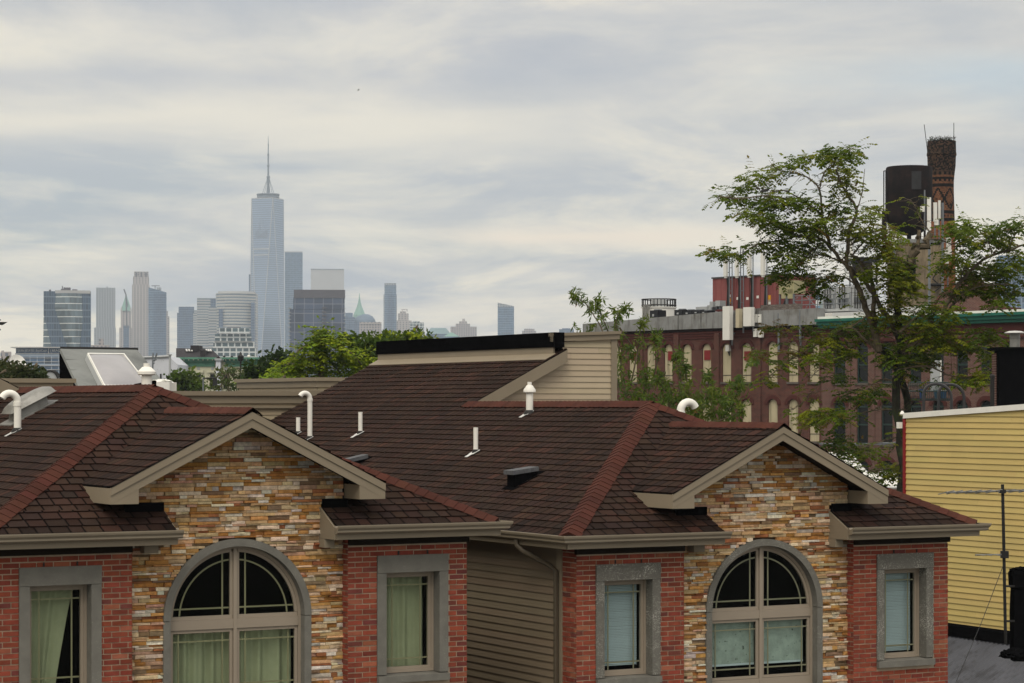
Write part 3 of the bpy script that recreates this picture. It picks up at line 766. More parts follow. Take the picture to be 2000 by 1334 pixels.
wA2=[win_at(u,14+4.5*(u-1200)/390+1.5,780,862) for u in uA]
aL=FA(1143); ztA=FZ(1603,634)
fa=thing('brick_factory','long dark red brick factory with cream boarded arched windows','factory',(FX,FY,0),FROT,'old brick factory blocks')
zw=lambda a: FZ(1215,648)+(FZ(1600,634)-FZ(1215,648))*(a-FA(1215))/(FA(1600)-FA(1215))
z1A=min(zw(aL),zw(0))-.05
mb=MB(); arch_wall(mb,aL,0,-1,z1A,wA+wA2)
mb.face([(aL,0,z1A),(0,0,z1A),(0,0,zw(0)),(aL,0,zw(aL))]); mb.face([(aL,0,-1),(aL,30,-1),(aL,30,zw(aL)),(aL,0,zw(aL))])
mb.face([(aL,30,-1),(0,30,-1),(0,30,zw(0)),(aL,30,zw(aL))]); mb.build('brick_wall',m_fbrick,fa)
mb=MB(); mb.face([(aL,.2,zw(aL)),(0,.2,zw(0)),(0,30,zw(0)),(aL,30,zw(aL))]); mb.build('flat_roof',m_roofgrey,fa)
for u in (1253,1323,1402,1483):
    mb=MB(); a=FA(u); mb.box(a-.2,a+.2,-.12,0,0,zw(a)-.05); mb.build('pilaster',m_fbrick,fa)
for h,pp in ((.17,.13),(.32,.09),(.47,.06)):
    mb=MB(); mb.hexa([(aL,-pp,zw(aL)-h-.12),(0,-pp,zw(0)-h-.12),(0,0,zw(0)-h-.12),(aL,0,zw(aL)-h-.12)],[(aL,-pp,zw(aL)-h),(0,-pp,zw(0)-h),(0,0,zw(0)-h),(aL,0,zw(aL)-h)]); mb.build('brick_band',m_arch,fa)
aM=FA(1488)
mb=MB(); zt_=lambda u,v:FZ(u,v)
mb.hexa([(aL,-.2,zw(aL)),(aM,-.2,zw(aM)),(aM,.3,zw(aM)),(aL,.3,zw(aL))],[(aL,-.2,zt_(1143,633)),(aM,-.2,zt_(1488,602)),(aM,.3,zt_(1488,602)),(aL,.3,zt_(1143,633))])
mb.hexa([(aM,-.25,zw(aM)),(0,-.25,zw(0)),(0,.35,zw(0)),(aM,.35,zw(aM))],[(aM,-.25,zt_(1490,607)),(0,-.25,zt_(1600,602)),(0,.35,zt_(1600,602)),(aM,.35,zt_(1490,607))])
mb.build('concrete_parapet',m_conc,fa)
mb=MB(); mb.hexa([(aL,-.17,zw(aL)-.16),(0,-.17,zw(0)-.16),(0,0,zw(0)-.16),(aL,0,zw(aL)-.16)],[(aL,-.17,zw(aL)-.002),(0,-.17,zw(0)-.002),(0,0,zw(0)-.002),(aL,0,zw(aL)-.002)]); mb.build('sooty_course',m_sooty,fa)
mb=MB(); mb.box(aM,FA(1560),-.1,.3,zt_(1490,609),zt_(1490,596)); mb.build('parapet_upstand',brickmat('grey_painted_brick',(.12,.1,.09),(.2,.18,.16),(.05,.04,.04)),fa)
for i,w in enumerate(wA+wA2): fwindow(fa,w,'panel' if i not in (8,10,19,20) else ('panel' if i in (10,19) else 'panel'))
# signs on the panels
def sign(i,v0,v1,dx,wf,label,logo=False):
    ac,wd,_,_,_=wA[i]; u=uA[i]; z0,z1=FZ(u,v1),FZ(u,v0)
    rt=thing('red_sign',label,'sign',(FX+(ac+dx)*FCx,FY-(ac+dx)*FCy,z0),FROT,'red signs on the boarded factory windows')
    mb=MB(); mb.box(-wf/2,wf/2,.05,.08,0,z1-z0); mb.build('board',m_red,rt)
    if logo:
        mb=MB(); h=z1-z0; s=[(-.12,.45),(-.02,.3),(.1,.36),(.14,.6),(.08,.78),(-.06,.66)]
        mb.face([(x*wf*1.6,.047,z*h) for x,z in s]); mb.face([(x*wf,.047,z*h) for x,z in [(-.06,.12),(.05,.08),(.1,.2),(0,.26)]]); mb.build('white_emblem',m_white,rt)
sign(1,689,703,.02,.52,'bright red sign with a white emblem on a boarded window',True)
sign(3,686,704,.15,.45,'faded red sign off centre on a boarded window')
sign(5,684,703,.0,.52,'red sign on the boarded window left of the tall antenna')
sign(7,686,704,.02,.52,'red sign on the boarded window right of the tall antenna')
# second block with the teal cornice
uB=[1640,1684,1732,1788,1832,1879,1926,1972,2020]; wB=[win_at(u,22,668,748) for u in uB]+[win_at(u,22.5,782,868) for u in uB]+[win_at(u,24,900,975,.2) for u in uB]
aR=FA(2060); zB=FZ(1603,634)
fb=thing('brick_factory','pinkish brick factory with dark arched windows and a teal cornice','factory',(FX,FY,0),FROT,'old brick factory blocks')
mb=MB(); arch_wall(mb,.02,aR,-1,FZ(1640,632),wB); zr_=FZ(1640,632)
for q in ([(.02,0),(.02,30)],[(aR,0),(aR,30)]): mb.face([(q[0][0],0,-1),(q[1][0],30,-1),(q[1][0],30,zr_),(q[0][0],0,zr_)])
mb.face([(.02,30,-1),(aR,30,-1),(aR,30,zr_),(.02,30,zr_)]); mb.build('brick_wall',m_fbrick2,fb)
mb=MB(); mb.face([(.02,.1,zr_),(aR,.1,zr_),(aR,30,zr_),(.02,30,zr_)]); mb.build('flat_roof',m_roofgrey,fb)
mb=MB(); mb.box(.03,aR,-.08,0,zr_-.75,zr_-.3); mb.box(.03,aR,-.12,0,zr_-1.05,zr_-.95); mb.build('brick_band',m_arch,fb)
mb=MB(); cz=zr_-.25
for a,b,h0,h1 in ((.0,.28,.0,.16),(.0,.42,.17,.36),(.0,.55,.37,.52)): mb.box(.03,aR,-b,a,cz+h0,cz+h1)
mb.build('cornice',m_cornice,fb)
mb=MB(); mb.box(.03,aR,-.3,.3,cz+.524,cz+.66); mb.build('coping',m_white,fb)
for u in (1660,1708,1857): mb=MB(); a=FA(u); mb.box(a-.05,a+.05,-.05,0,2,zr_-1.06); mb.build('pilaster',m_fbrick2,fb)
for i,w in enumerate(wB): fwindow(fb,w,'glass')
# curved gable parapet on the second block
gz0=zr_+.42; mb=MB(); pr=[(1818,606),(1824,600),(1830,590),(1838,578),(1850,573),(1868,568),(1885,552),(1896,538),(1908,552),(1925,566),(1940,576),(1950,592),(1958,604),(1985,606)]
pp=[(FA(u,.5),FZ(u,v,.5)) for u,v in pr]; b=[(pp[-1][0],gz0),(pp[0][0],gz0)]
q=pp+b; mb.hexa([(a,.85,z) for a,z in q],[(a,.5,z) for a,z in q]); mb.build('curved_gable',m_fbrick2,fb)
mb=MB()
for (a,z),(c,d) in zip(pp,pp[1:]): mb.hexa([(a,.42,z),(c,.42,d),(c,.9,d),(a,.9,z)],[(a,.42,z+.14),(c,.42,d+.14),(c,.9,d+.14),(a,.9,z+.14)])
mb.build('gable_coping',m_fbrick,fb)

def Frt(name,label,cat,u,v,t,group=None):
    a=FA(u,t); return thing(name,label,cat,(FX+a*FCx+t*FCy,FY-a*FCy+t*FCx,FZ(u,v,t)),FROT,group)
def Fx(rt,u0,u1,v0,v1,t,dep,ub,vb,mb=None,c=None):
    """box in the factory frame given by photo extents, relative to the root at (ub,vb,t)"""
    mb=mb or MB(); o=FA(ub,t); zb=FZ(ub,vb,t)
    mb.box(FA(u0,t)-o,FA(u1,t)-o,0,dep,FZ((u0+u1)/2,v1,t)-zb,FZ((u0+u1)/2,v0,t)-zb); return mb
# pink equipment shelter
T=3.; rt=Frt('equipment_shelter','dusty pink windowless equipment shelter on the factory roof','shelter',1455,606,T)
o=FA(1455,T); zb=FZ(1455,606,T); aa,ab=FA(1392,T)-o,FA(1516,T)-o; zt1=FZ(1455,541,T)-zb
mb=MB(); mb.box(aa,ab,0,3.4,0,zt1); body=mb.build('pink_wall',m_pink,rt)
mb=MB(); mb.box(aa-.06,ab+.06,-.06,3.46,zt1,zt1+.09); mb.build('roof_slab',m_roofgrey,rt)
for u in (1443,1464,1485,1497,1434): 
    mb=MB(); a=FA(u,T)-o; mb.box(a-.012,a+.012,-.012,0,.0,zt1); mb.build('wall_joint',m_arch,rt)
for u,v in ((1425,578),(1441,583),(1460,583),(1480,580)):
    mb=MB(); a=FA(u,T)-o; z=FZ(u,v,T)-zb; mb.box(a-.09,a+.09,-.02,0,z-.08,z+.08); mb.build('notice_sticker',m_white,rt)
for u,v,h in ((1425,588,.16),(1503,583,.2),(1503,590,.14)):
    mb=MB(); a=FA(u,T)-o; z=FZ(u,v,T)-zb; mb.box(a-.1,a+.1,-.025,0,z-h,z+h); mb.build('warning_sticker',m_yell if h!=.14 else m_white,rt)
mb=MB(); mb.box(ab,ab+.03,.6,1.6,zt1*.35,zt1*.85); mb.build('cable_port',m_cable,rt)
mb=MB()
for i in range(9): mb.tube([(ab+.05,.7+.1*i,zt1*.75),(ab+.35,.6+.05*i,zt1*.45),(ab+.2+.02*i,.3,.12),(ab-.5,.15,.05)],.03,5)
mb.build('cable_bundle',m_cable,rt)
# khaki cabinets beside it
rt=Frt('equipment_cabinet','khaki steel cabinet beside the pink shelter','cabinet',1536,596,2.)
mb=Fx(rt,1521,1550,548,574,2.,1.,1536,596); mb.build('cabinet_body',m_cab,rt)
mb=MB(); Fx(rt,1526,1535,565,583,1.85,.14,1536,596,mb); Fx(rt,1538,1548,565,583,1.85,.14,1536,596,mb); mb.build('cabinet_door',m_cab,rt)
mb=MB()
for u in (1522,1535,1537,1549): Fx(rt,u-.7,u+.7,574,597,2.,.1,1536,596,mb)
mb.build('stand',m_steel,rt)
# antennas on pipe masts above the shelter
def mast(label,u,vt,vb,vp0,vp1,wp,t=2.7,group='panel antennas on the shelter masts',mat=None,lattice=True,name='panel_antenna'):
    rt=Frt(name,label,'antenna',u,vb,t,group); zb=FZ(u,vb,t); Z=lambda v:FZ(u,v,t)-zb; s=(FY-FA(u)*FCy)/F
    mb=MB(); w=wp*s*.62; mb.box(-w,w,-.12,.06,Z(vp1),Z(vp0)); mb.box(-w*.7,w*.7,-.08,.03,Z(vp1)-.1,Z(vp1)-.002); o=mb.build('antenna_panel',mat or m_antp,rt)
    mb=MB(); mb.tube([(w+.12,.05,0),(w+.12,.05,Z(vt))],.035,6)
    if lattice:
        mb.tube([(w+.36,.05,0),(w+.36,.05,Z(vt)-.2)],.03,6); z=.4
        while z<Z(vt)-.4: mb.tube([(w+.12,.05,z),(w+.36,.05,z)],.02,5); z+=.7
    for v in (vp0+8,vp1-8): mb.tube([(0,.07,Z(v)),(w+.14,.05,Z(v))],.03,5)
    mb.build('mast',m_steel,rt); mb=MB()
    for i in range(4): mb.tube([(w*.3+.05*i,.02,Z(vp1)-.1),(w*.6+.04*i,.06,Z(vp1)-.6),(w*.5+.05*i,.0,0.05)],.022,5)
    mb.build('feeder_cable',m_cable,rt); return rt
mast('white panel antenna over the pink shelter, leftmost of four',1418,486,604,502,540,6)
mast('white panel antenna over the pink shelter, second from the left with the tallest mast',1440,482,604,493,540,6)
mast('white panel antenna over the pink shelter, third from the left',1464,490,604,496,539,6.5,lattice=False)
mast('white panel antenna over the pink shelter, rightmost of four',1491,483,600,492,538,6.5,lattice=False)
# antennas hung on the factory front
def facade_ant(label,u,w,v0,v1,mat,name='panel_antenna'):
    rt=Frt(name,label,'antenna',u,v1,-.75,'antennas hung on the factory front'); t=-.75; o=FA(u,t); zb=FZ(u,v1,t)
    mb=MB(); mb.box(FA(u-w/2,t)-o,FA(u+w/2,t)-o,-.0,.3,0.0,FZ(u,v0,t)-zb); mb.build('antenna_panel',mat,rt)
    mb=MB(); h=FZ(u,v0,t)-zb
    for f in (.2,.8): mb.box(-.06,.06,.3,.76,h*f-.05,h*f+.05)
    mb.tube([(0,.5,-.3),(0,.5,h)],.05,6); mb.build('bracket',m_steel,rt)
facade_ant('tall white panel antenna hung on the factory front',1418,13.5,598,664,m_antp)
facade_ant('narrow cream panel antenna hung on the concrete parapet',1440,6.5,603,640,m_antc)
facade_ant('wide white panel antenna hung on the concrete parapet',1459,15,600,637,m_antp)
for u,v0,v1,l in ((1474,614,630,'left of the upper pair'),(1483,614,630,'right of the upper pair'),(1474,642,658,'left of the lower pair'),(1484,642,659,'right of the lower pair')):
    rt=Frt('radio_unit','small white radio box on the factory front, '+l,'radio box',u,v1,-.3,'radio boxes on the factory front'); t=-.3
    mb=MB(); h=FZ(u,v0,t)-FZ(u,v1,t); s=.13; mb.box(-s,s,0,.2,0,h); mb.build('case',m_antp,rt); mb=MB(); mb.box(-s*.7,0,-.012,0,h*.72,h*.8); mb.box(-.04,.04,.2,.3,h*.3,h*.6); mb.build('handle',m_cable,rt)
rt=Frt('radio_unit','small grey radio box with cables on a boarded window','radio box',1420,686,-.2,'radio boxes on the factory front')
mb=MB(); mb.box(-.14,.14,0,.2,0,.36); mb.build('case',m_antp,rt); mb=MB()
for i in range(4): mb.tube([(-.05+.03*i,.1,0),(.05+.02*i,.12,-.25),(.12,.1,.1),(.16,.12,.9)],.02,5)
mb.build('feeder_cable',m_cable,rt)
for u,v0,v1 in ((1521,612,690),(1563,606,676)):
    rt=Frt('vent_stack','grey steel pipe standing against the factory front '+('beside the cream panels' if u<1540 else 'under the roof railing'),'pipe',u,v1,-.2,'pipes on the factory front')
    mb=MB(); mb.tube([(0,0,0),(0,0,FZ(u,v0,-.2)-FZ(u,v1,-.2))],.07,8); mb.build('pipe',m_steel,rt); mb=MB(); mb.box(-.1,.1,0,.2,.5,.56); mb.box(-.1,.1,0,.2,1.6,1.66); mb.build('bracket',m_steel,rt)
# railing platform
rt=Frt('roof_railing','grey pipe railing with diagonal braces on the factory roof','railing',1556,606,.5)
o=FA(1556,.5); zb=FZ(1556,606,.5); x0,x1=FA(1551,.5)-o,FA(1660,.5)-o; H_=FZ(1600,576,.5)-zb
mb=MB()
for h in (.35,.68,1.): mb.tube([(x0,0,H_*h),(x1,0,H_*h)],.028,6)
mb.build('rail',m_steel,rt)
n=7
for i in range(n+1):
    mb=MB(); x=x0+(x1-x0)*i/n; mb.tube([(x,0,0),(x,0,H_)],.03,6); mb.build('post',m_steel,rt)
mb=MB(); mb.tube([(x0+.9,0,H_),(x0+1.8,0,.1)],.022,5); mb.tube([(x0+.9,0,.1),(x0+1.8,0,H_)],.022,5)
mb.tube([(x0+.3,-.02,H_*.35)]+[(x0+.3-.3*math.sin(math.pi*k/6),-.02,H_*(.35+.55*k/6)) for k in range(1,7)],.025,5); mb.build('brace',m_steel,rt)
mb=MB(); mb.box(x0,x1,-.1,1.2,-.16,-.01); mb.build('platform',m_acgrey,rt)
# grey cabinets behind the tree
for u0,u1,v0,v1,l in ((1607,1630,566,603,'plain grey roof cabinet at the end of the railing'),(1632,1662,560,603,'grey roof cabinet with louvred doors behind the railing'),(1664,1690,556,603,'pale grey roof cabinet behind the leaning tree trunk')):
    um=(u0+u1)/2; rt=Frt('roof_cabinet',l,'cabinet',um,v1,4.,'grey cabinets on the factory roof')
    mb=Fx(rt,u0,u1,v0,v1,4.,1.1,um,v1); mb.build('case',m_acgrey,rt)
    mb=MB(); w=(FA(u1,4.)-FA(u0,4.)); h=FZ(um,v0,4.)-FZ(um,v1,4.)
    for i in range(6): mb.box(-w*.36,w*.36,-.02,0,h*(.2+.05*i),h*(.225+.05*i))
    mb.build('louvre',m_steel,rt); mb=MB()
    for x in (-.2,.0,.2): mb.tube([(x,-.1,0),(x,-.1,h*1.05),(x+.1,.4,h*1.08)],.03,5)
    mb.build('conduit',m_cable,rt)
# condensers, cooling drum and boxes on the first block
for u0,u1,v0,v1,l in ((1269,1285,606,621,'charcoal condenser in front of the cooling drum'),(1317,1333,605,616,'charcoal condenser just right of the cooling drum'),(1334,1351,606,615,'second charcoal condenser right of the cooling drum'),(1352,1368,606,613,'third charcoal condenser right of the cooling drum'),(1369,1381,607,612,'low charcoal condenser nearest the white roof box')):
    um=(u0+u1)/2; rt=Frt('condenser_unit',l,'air conditioner',um,v1,1.6,'condensers on the factory roof')
    mb=Fx(rt,u0,u1,v0,v1,1.6,.7,um,v1); mb.build('case',m_acdark,rt); h=FZ(um,v0,1.6)-FZ(um,v1,1.6)
    mb=MB(); mb.lathe((0,.35,h+.001),[(.26,0),(.26,.05),(.2,.07)],14); mb.build('fan_guard',m_steel,rt)
    mb=MB(); mb.box(-.14,.02,-.015,0,h*.2,h*.5); mb.build('label_plate',m_acgrey,rt)
for u0,u1,v0,v1,l in ((1359,1384,599,606,'long low white box on the factory roof'),(1386,1392,589,600,'tall grey meter box left of the pink shelter'),(1381,1389,596,606,'pale grey cabinet on legs left of the pink shelter'),(1397,1406,587,598,'grey louvred box before the pink shelter')):
    um=(u0+u1)/2; rt=Frt('roof_box',l,'cabinet',um,v1+4,2.2,'small boxes on the factory roof')
    mb=Fx(rt,u0,u1,v0,v1,2.2,.5,um,v1+4); mb.build('case',m_acgrey,rt); mb=MB(); Fx(rt,u0+1,u0+2,v1,v1+6,2.25,.4,um,v1+4,mb); Fx(rt,u1-2,u1-1,v1,v1+6,2.25,.4,um,v1+4,mb); mb.build('leg',m_steel,rt)
rt=Frt('cooling_tower','round white cooling drum ringed by a black railing','cooling tower',1287,622,9.)
s=(FY-FA(1287,9.)*FCy+9*FCx)/F; r_=33*s; zb=FZ(1287,622,9.); Z=lambda v:FZ(1287,v,9.)-zb
mb=MB(); mb.lathe((0,0,0),[(r_,0),(r_,Z(602)),(r_+.06,Z(602)),(r_+.06,Z(600))],28); mb.build('drum',m_antp,rt)
mb=MB(); mb.lathe((0,0,Z(600)),[(r_*.45,0),(r_*.45,.5),(r_*.38,.56)],18); mb.build('fan_stack',m_acgrey,rt)
mb=MB()
for h in (Z(600)+.12,Z(585)): mb.tube([((r_+.02)*math.cos(a*math.pi/14),(r_+.02)*math.sin(a*math.pi/14),h) for a in range(29)],.035,5)
mb.build('rail',m_cable,rt)
for i in range(30):
    mb=MB(); a=i*math.pi/15; mb.tube([(r_*math.cos(a),r_*math.sin(a),Z(600)),(r_*math.cos(a),r_*math.sin(a),Z(585))],.028,5); mb.build('baluster',m_cable,rt)
mb=MB()
for x in (-.1,.05,.2,.35): mb.tube([(x,-r_-.2,0),(x,-r_-.2,Z(598)),(x,-r_*.5,Z(595))],.05,6)
mb.build('pipework',m_galv,rt)

# ---------------------------------------------------------------- tank, stack and the tower under them
D=188.; s=D/F; c=P(1774,470,D)
rt=thing('concrete_tower','tan stained concrete stair tower carrying the water tank','tower',(c[0],c[1]+2.5,0)); zb=c[2]
mb=MB(rt); x0,x1=P(1752,0,D)[0],P(1842,0,D)[0]; mb.box(x0,x1,D,D+5,0,P(0,474,D)[2]); mb.build('concrete_wall',m_conc2,rt)
mb=MB(rt); mb.box(x0-.12,x1+.12,D-.12,D+5.1,P(0,474,D)[2],P(0,467,D)[2]); mb.build('cornice',m_conc,rt)
mb=MB(rt); mb.box(P(1771,0,D)[0],P(1788,0,D)[0],D-.05,D-.002,P(0,575,D)[2],P(0,498,D)[2]); mb.build('doorway',m_dark,rt)
mb=MB(rt); mb.box(P(1815,0,D)[0],P(1836,0,D)[0],D-.05,D-.002,P(0,478,D)[2],P(0,473,D)[2]); mb.build('louvre',m_dark,rt)
mb=MB(rt); mb.tube([P(1840,556,D-.2),P(1812,556,D-.2)],.12,6); mb.tube([P(1830,530,D-.2),P(1822,545,D-.25),P(1838,560,D-.2),P(1825,570,D-.2)],.06,5); mb.build('cable_tray',m_cable,rt)
m_rust=M('rusted_tank_steel',(.0065,.0045,.005),.8,.4,1.2,.15,12,col2=(.014,.008,.0075),c2=(.45,.6),c2s=1.1,streak=(.004,.0035,.004),spec=.15)
rt=thing('water_tank','round rust-black water tank with a bowl bottom','water tank',(c[0]*(c[1]+2.)/c[1]+.06,c[1]+2.,zb))
r=45.5*s; Z=lambda v:P(0,v,D)[2]-zb; mb=MB()
pf=[(r*math.sin(math.pi/2*k/8)*.98+.02,Z(420)-(Z(420)-Z(457))*math.cos(math.pi/2*k/8)) for k in range(9)]
mb.lathe((0,0,0),pf+[(r,Z(420)),(r,Z(372))],40); mb.lathe((0,0,0),[(r,Z(371.9)),(r,Z(324)),(r*.96,Z(321.5)),(r*.5,Z(319.5)),(0.02,Z(319))],40)
mb.lathe((0,0,0),[(r+.02,Z(373)),(r+.02,Z(371))],40); mb.build('tank_shell',m_rust,rt,smooth=True)
mb=MB(); mb.fbox((-.1,-r-.012,0),(1,0,0),.75,(0,-1,0),.012,Z(369),Z(334)); mb.build('patch_plate',M('grey_tank_patch',(.018,.019,.021),.7,.3,2),rt)
for i in range(4): mb=MB(); a=math.pi/4+i*math.pi/2; mb.tube([(r*.82*math.cos(a),r*.82*math.sin(a),0),(r*.82*math.cos(a),r*.82*math.sin(a),Z(435))],.09,6); mb.build('leg',m_rust,rt)
mb=MB(); mb.tube([(0,0,0),(0,0,Z(455))],.18,8); mb.build('riser_pipe',m_rust,rt)
mb=MB()
for x in (-r-.22,-r-.06): mb.tube([(x,-.3,0),(x,-.3,Z(330))],.045,6)
mb.tube([(-r-.22,-.3,Z(330)),(-r+.1,0,Z(328))],.04,5); mb.box(-r-.35,-r-.02,-.5,-.1,Z(470),Z(408)); mb.build('ladder',m_rust,rt)
D2=196.; c2=P(1839,600,D2); s2=D2/F
rt=thing('brick_chimney','tall brick chimney with black diamond patterns and weeds on top','chimney',(c2[0],c2[1],0))
prof=[(276,27.5),(298,28.),(300,28.8),(304,28.8),(306,27.6),(325,27),(340,25),(355,23.6),(372,23.6),(400,24.4),(440,25.6),(480,26.2),(520,26.8),(570,27.6)]
def rad(v):
    for (v0,r0),(v1,r1) in zip(prof,prof[1:]):
        if v0<=v<=v1: return r0+(r1-r0)*(v-v0)/(v1-v0)
    return prof[-1][1]
mb=MB(); seg=64; vs=[570-2.1*i for i in range(141)]
rw=[(rad(v)*s2,P(0,v,D2)[2]) for v in vs if v>=276]
def ccol(ri,k):
    v=vs[ri]; dk=.9*R.random(); x=(k/seg*6.)%1.
    base=(.23,.085,.04) if v>434 else (.125,.058,.032)
    if v<345: base=(.060,.036,.024)
    blk=False
    if 348<v<352 or 338<v<344 and (k//2)%2==0 or 352<v<357 and (k%4<2) or 362<v<368 or 414<v<419 or 422<v<427 and (k%3==0) or 429<v<434: blk=True
    if 369<v<412:
        y=(v-369)/43.; d=abs(((x)*2)%2-1); blk=abs(d-abs(y*2-1))<.17 or R.random()<.05
    if v<335 and R.random()<.55: blk=True
    c=(.008,.0075,.008) if blk else base
    return jitc(c,.28,.06)
mb.lathe((0,0,0),rw,seg,colf=ccol); mb.build('brick_shaft',M('chimney_brick',(1,1,1),.9,.3,1.5,.2,20,attr=True,spec=.2),rt)
mb=MB(); zz=P(0,574,D2)[2]; mb.lathe((0,0,0),[(2.05,0),(2.05,zz-.35),(1.45,zz+.1)],4,ang=math.pi/4); mb.build('chimney_base',brickmat('stack_base_brick',(.27,.07,.045),(.2,.055,.04),(.2,.13,.1)),rt)
for u0,v0,u1,v1 in ((1812,300,1805,243),(1863,285,1863,240)):
    mb=MB(rt); mb.tube([P(u0,v0,D2-.1),P(u1,v1,D2-.1)],.028,5); mb.build('lightning_rod',m_cable,rt)
mb=MB(rt)
for i in range(900):
    a=R.uniform(0,6.283); rr=27.5*s2*math.sqrt(R.random()); x=c2[0]+rr*math.cos(a); y=c2[1]+rr*math.sin(a); z=P(0,277,D2)[2]+R.random()**2*.42-.05
    v=Vector((R.uniform(-1,1),R.uniform(-1,1),R.uniform(-.3,1))).normalized()*.2; w=Vector((R.uniform(-1,1),R.uniform(-1,1),R.uniform(-1,1)))*.03; p=Vector((x,y,z)); mb.face([p-w,p+w,p+v],jitc((.022,.028,.009),.4))
m_weed=M('weed_leaf',(1,1,1),.8,.2,8,attr=True); mb.build('weeds',m_weed,rt)
# antenna cluster between tank and chimney
def pole_ant(label,u,vt,vb,panels,d,hasbox=None,group='panel antennas beside the water tank'):
    c=P(u,vb,d); rt=thing('panel_antenna',label,'antenna',c,0,group); s=d/F
    for x,w,v0,v1,m in panels:
        mb=MB(rt); a=P(u+x-w/2,v1,d-.2); b=P(u+x+w/2,v0,d); mb.box(a[0],b[0],d-.3,d-.1,a[2],b[2]); mb.build('antenna_panel',m,rt)
    mb=MB(rt); mb.tube([P(u,vb,d),P(u,vt,d)],.06 if vb-vt<150 else .1,8)
    for x,w,v0,v1,m in panels:
        for f in (.2,.8): v=v0+(v1-v0)*f; mb.tube([P(u,v,d),P(u+x,v,d-.1)],.04,5)
    mb.build('pole',m_steel,rt)
    if hasbox: mb=MB(rt); x,v0,v1=hasbox; a=P(u+x-4,v1,d);b=P(u+x+4,v0,d); mb.box(a[0],b[0],d-.25,d-.05,a[2],b[2]); mb.build('radio_box',m_antp,rt)
pole_ant('tall slanted white panel antenna on a long grey pole by the tank',1815,386,596,[(-1,6.5,386,450,m_antp)],184.)
pole_ant('cream panel antenna just right of the tall white one',1826,398,470,[(0,6,396,433,m_antp)],184.5,(2,428,440))
pole_ant('thin white panel antenna nearest the chimney',1834,392,472,[(0,3.5,392,428,m_antp)],185.)
pole_ant('thin steel whip mast with a white box left of the tall antenna',1806,371,450,[],185.,(-5,403,414))
pole_ant('grey conduit mast in front of the chimney',1841,396,585,[],186.)
pole_ant('white panel antenna on the chimney shaft',1851,464,560,[(1,9,464,488,m_antp),(0,13,488,503,m_antp)],192.,(-3,500,515))
pole_ant('white panel antenna left of the concrete tower',1747,450,520,[(0,8,452,487,m_antp)],184.)
pole_ant('white panel antenna behind the vertical tree limb',1660,466,560,[(0,8,468,505,m_antp)],160.)
# dark steel frame left of the tower
rt=thing('roof_tank_frame','dark steel platform frame behind the tree','frame',P(1690,560,165))
mb=MB(rt)
for u in (1668,1712): mb.tube([P(u,560,165),P(u,500,165)],.08,6)
mb.build('post',m_cable,rt); mb=MB(rt); a=P(1662,512,165);b=P(1720,502,165); mb.box(a[0],b[0],165,168,a[2],b[2]); mb.build('deck',m_acdark,rt)
mb=MB(rt); a=P(1672,540,165);b=P(1706,513,165); mb.box(a[0],b[0],165.5,167,a[2],b[2]); mb.build('machine',M('brown_machine_paint',(.06,.045,.035),.7,.3,2),rt)
# white sloping roof edge behind the cornice
rt=thing('white_roof','low white coated roof behind the teal cornice','roof',P(1740,618,158)); mb=MB(rt)
A_=[P(1625,611,152),P(1822,596,176),P(1822,622,176),P(1625,622,152)]; mb.hexa([Vector(p)+Vector((-3,8,0)) for p in A_],A_); tag(rt,None,None); mb.build('white_sheet',m_white,rt)

# ---------------------------------------------------------------- yellow building and its neighbours
ys=19.1
def Y2W(s,t,z): return Vector(L2W(s,t,z))
def yt(u,v):
    k=(u-UH)/F; t=(HO[0]+ys*CT-k*(HO[1]+ys*ST))/(k*CT+ST); y=HO[1]+ys*ST+t*CT; return t,(VH-v)*y/F
rt=thing('yellow_building','yellow clapboard house with a white metal roof edge','house',L2W(ys,14.8,-ZG),TH)
t1,zA=yt(1770,813); t0,zB_=yt(2000,796); t0b=t0-2.; zC=zB_+(zB_-zA)/(t1-t0)*2.; zlo=-9.3
mb=MB(rt); cy=siding_col(lin(210,188,120,.82))
class W(MB): pass
def yplane(mb,pol,o_t=0):
    courses(mb,pol,Y2W(ys,0,0),Vector((ST,-CT,0)),(0,0,1),.127,3.7,.020,cy,gap=.001,under=(.25,.2,.1))
yplane(mb,[(-t1,zlo),(-t0b,zlo),(-t0b,zC),(-t1,zA)])
A0=[Y2W(ys,t1,zlo),Y2W(ys+7,t1,zlo),Y2W(ys+7,t1,zA),Y2W(ys,t1,zA)]; mb.face(A0,lin(214,190,108,.8))
A0=[Y2W(ys,t0b,zlo),Y2W(ys+7,t0b,zlo),Y2W(ys+7,t0b,zC),Y2W(ys,t0b,zC)]; mb.face(A0,lin(214,190,108,.8)); mb.build('yellow_siding',M('yellow_vinyl_siding',(1,1,1),.6,.06,.8,.03,50,attr=True,streak=None),rt)
mb=MB(rt)
def ybar(s0,s1,ta,za,tb,zb,h0,h1): mb.hexa([Y2W(s0,ta,za+h0),Y2W(s1,ta,za+h0),Y2W(s1,tb,zb+h0),Y2W(s0,tb,zb+h0)],[Y2W(s0,ta,za+h1),Y2W(s1,ta,za+h1),Y2W(s1,tb,zb+h1),Y2W(s0,tb,zb+h1)])
ybar(ys-.06,ys+.1,t1+.05,zA,t0b,zC,-.05,.07); mb.build('roof_edge_trim',m_white,rt)
mb=MB(rt); ybar(ys+.1,ys+7,t1,zA,t0b,zC,-.04,.03); mb.build('roof',m_roofgrey,rt)
mb=MB(rt); ybar(ys-.045,ys+.05,t1-.005,zA,t1+.07,zA,zlo-zA,-.052); mb.build('red_corner_board',M('red_trim_paint',lin(140,28,34,.85),.5,.08,2),rt)
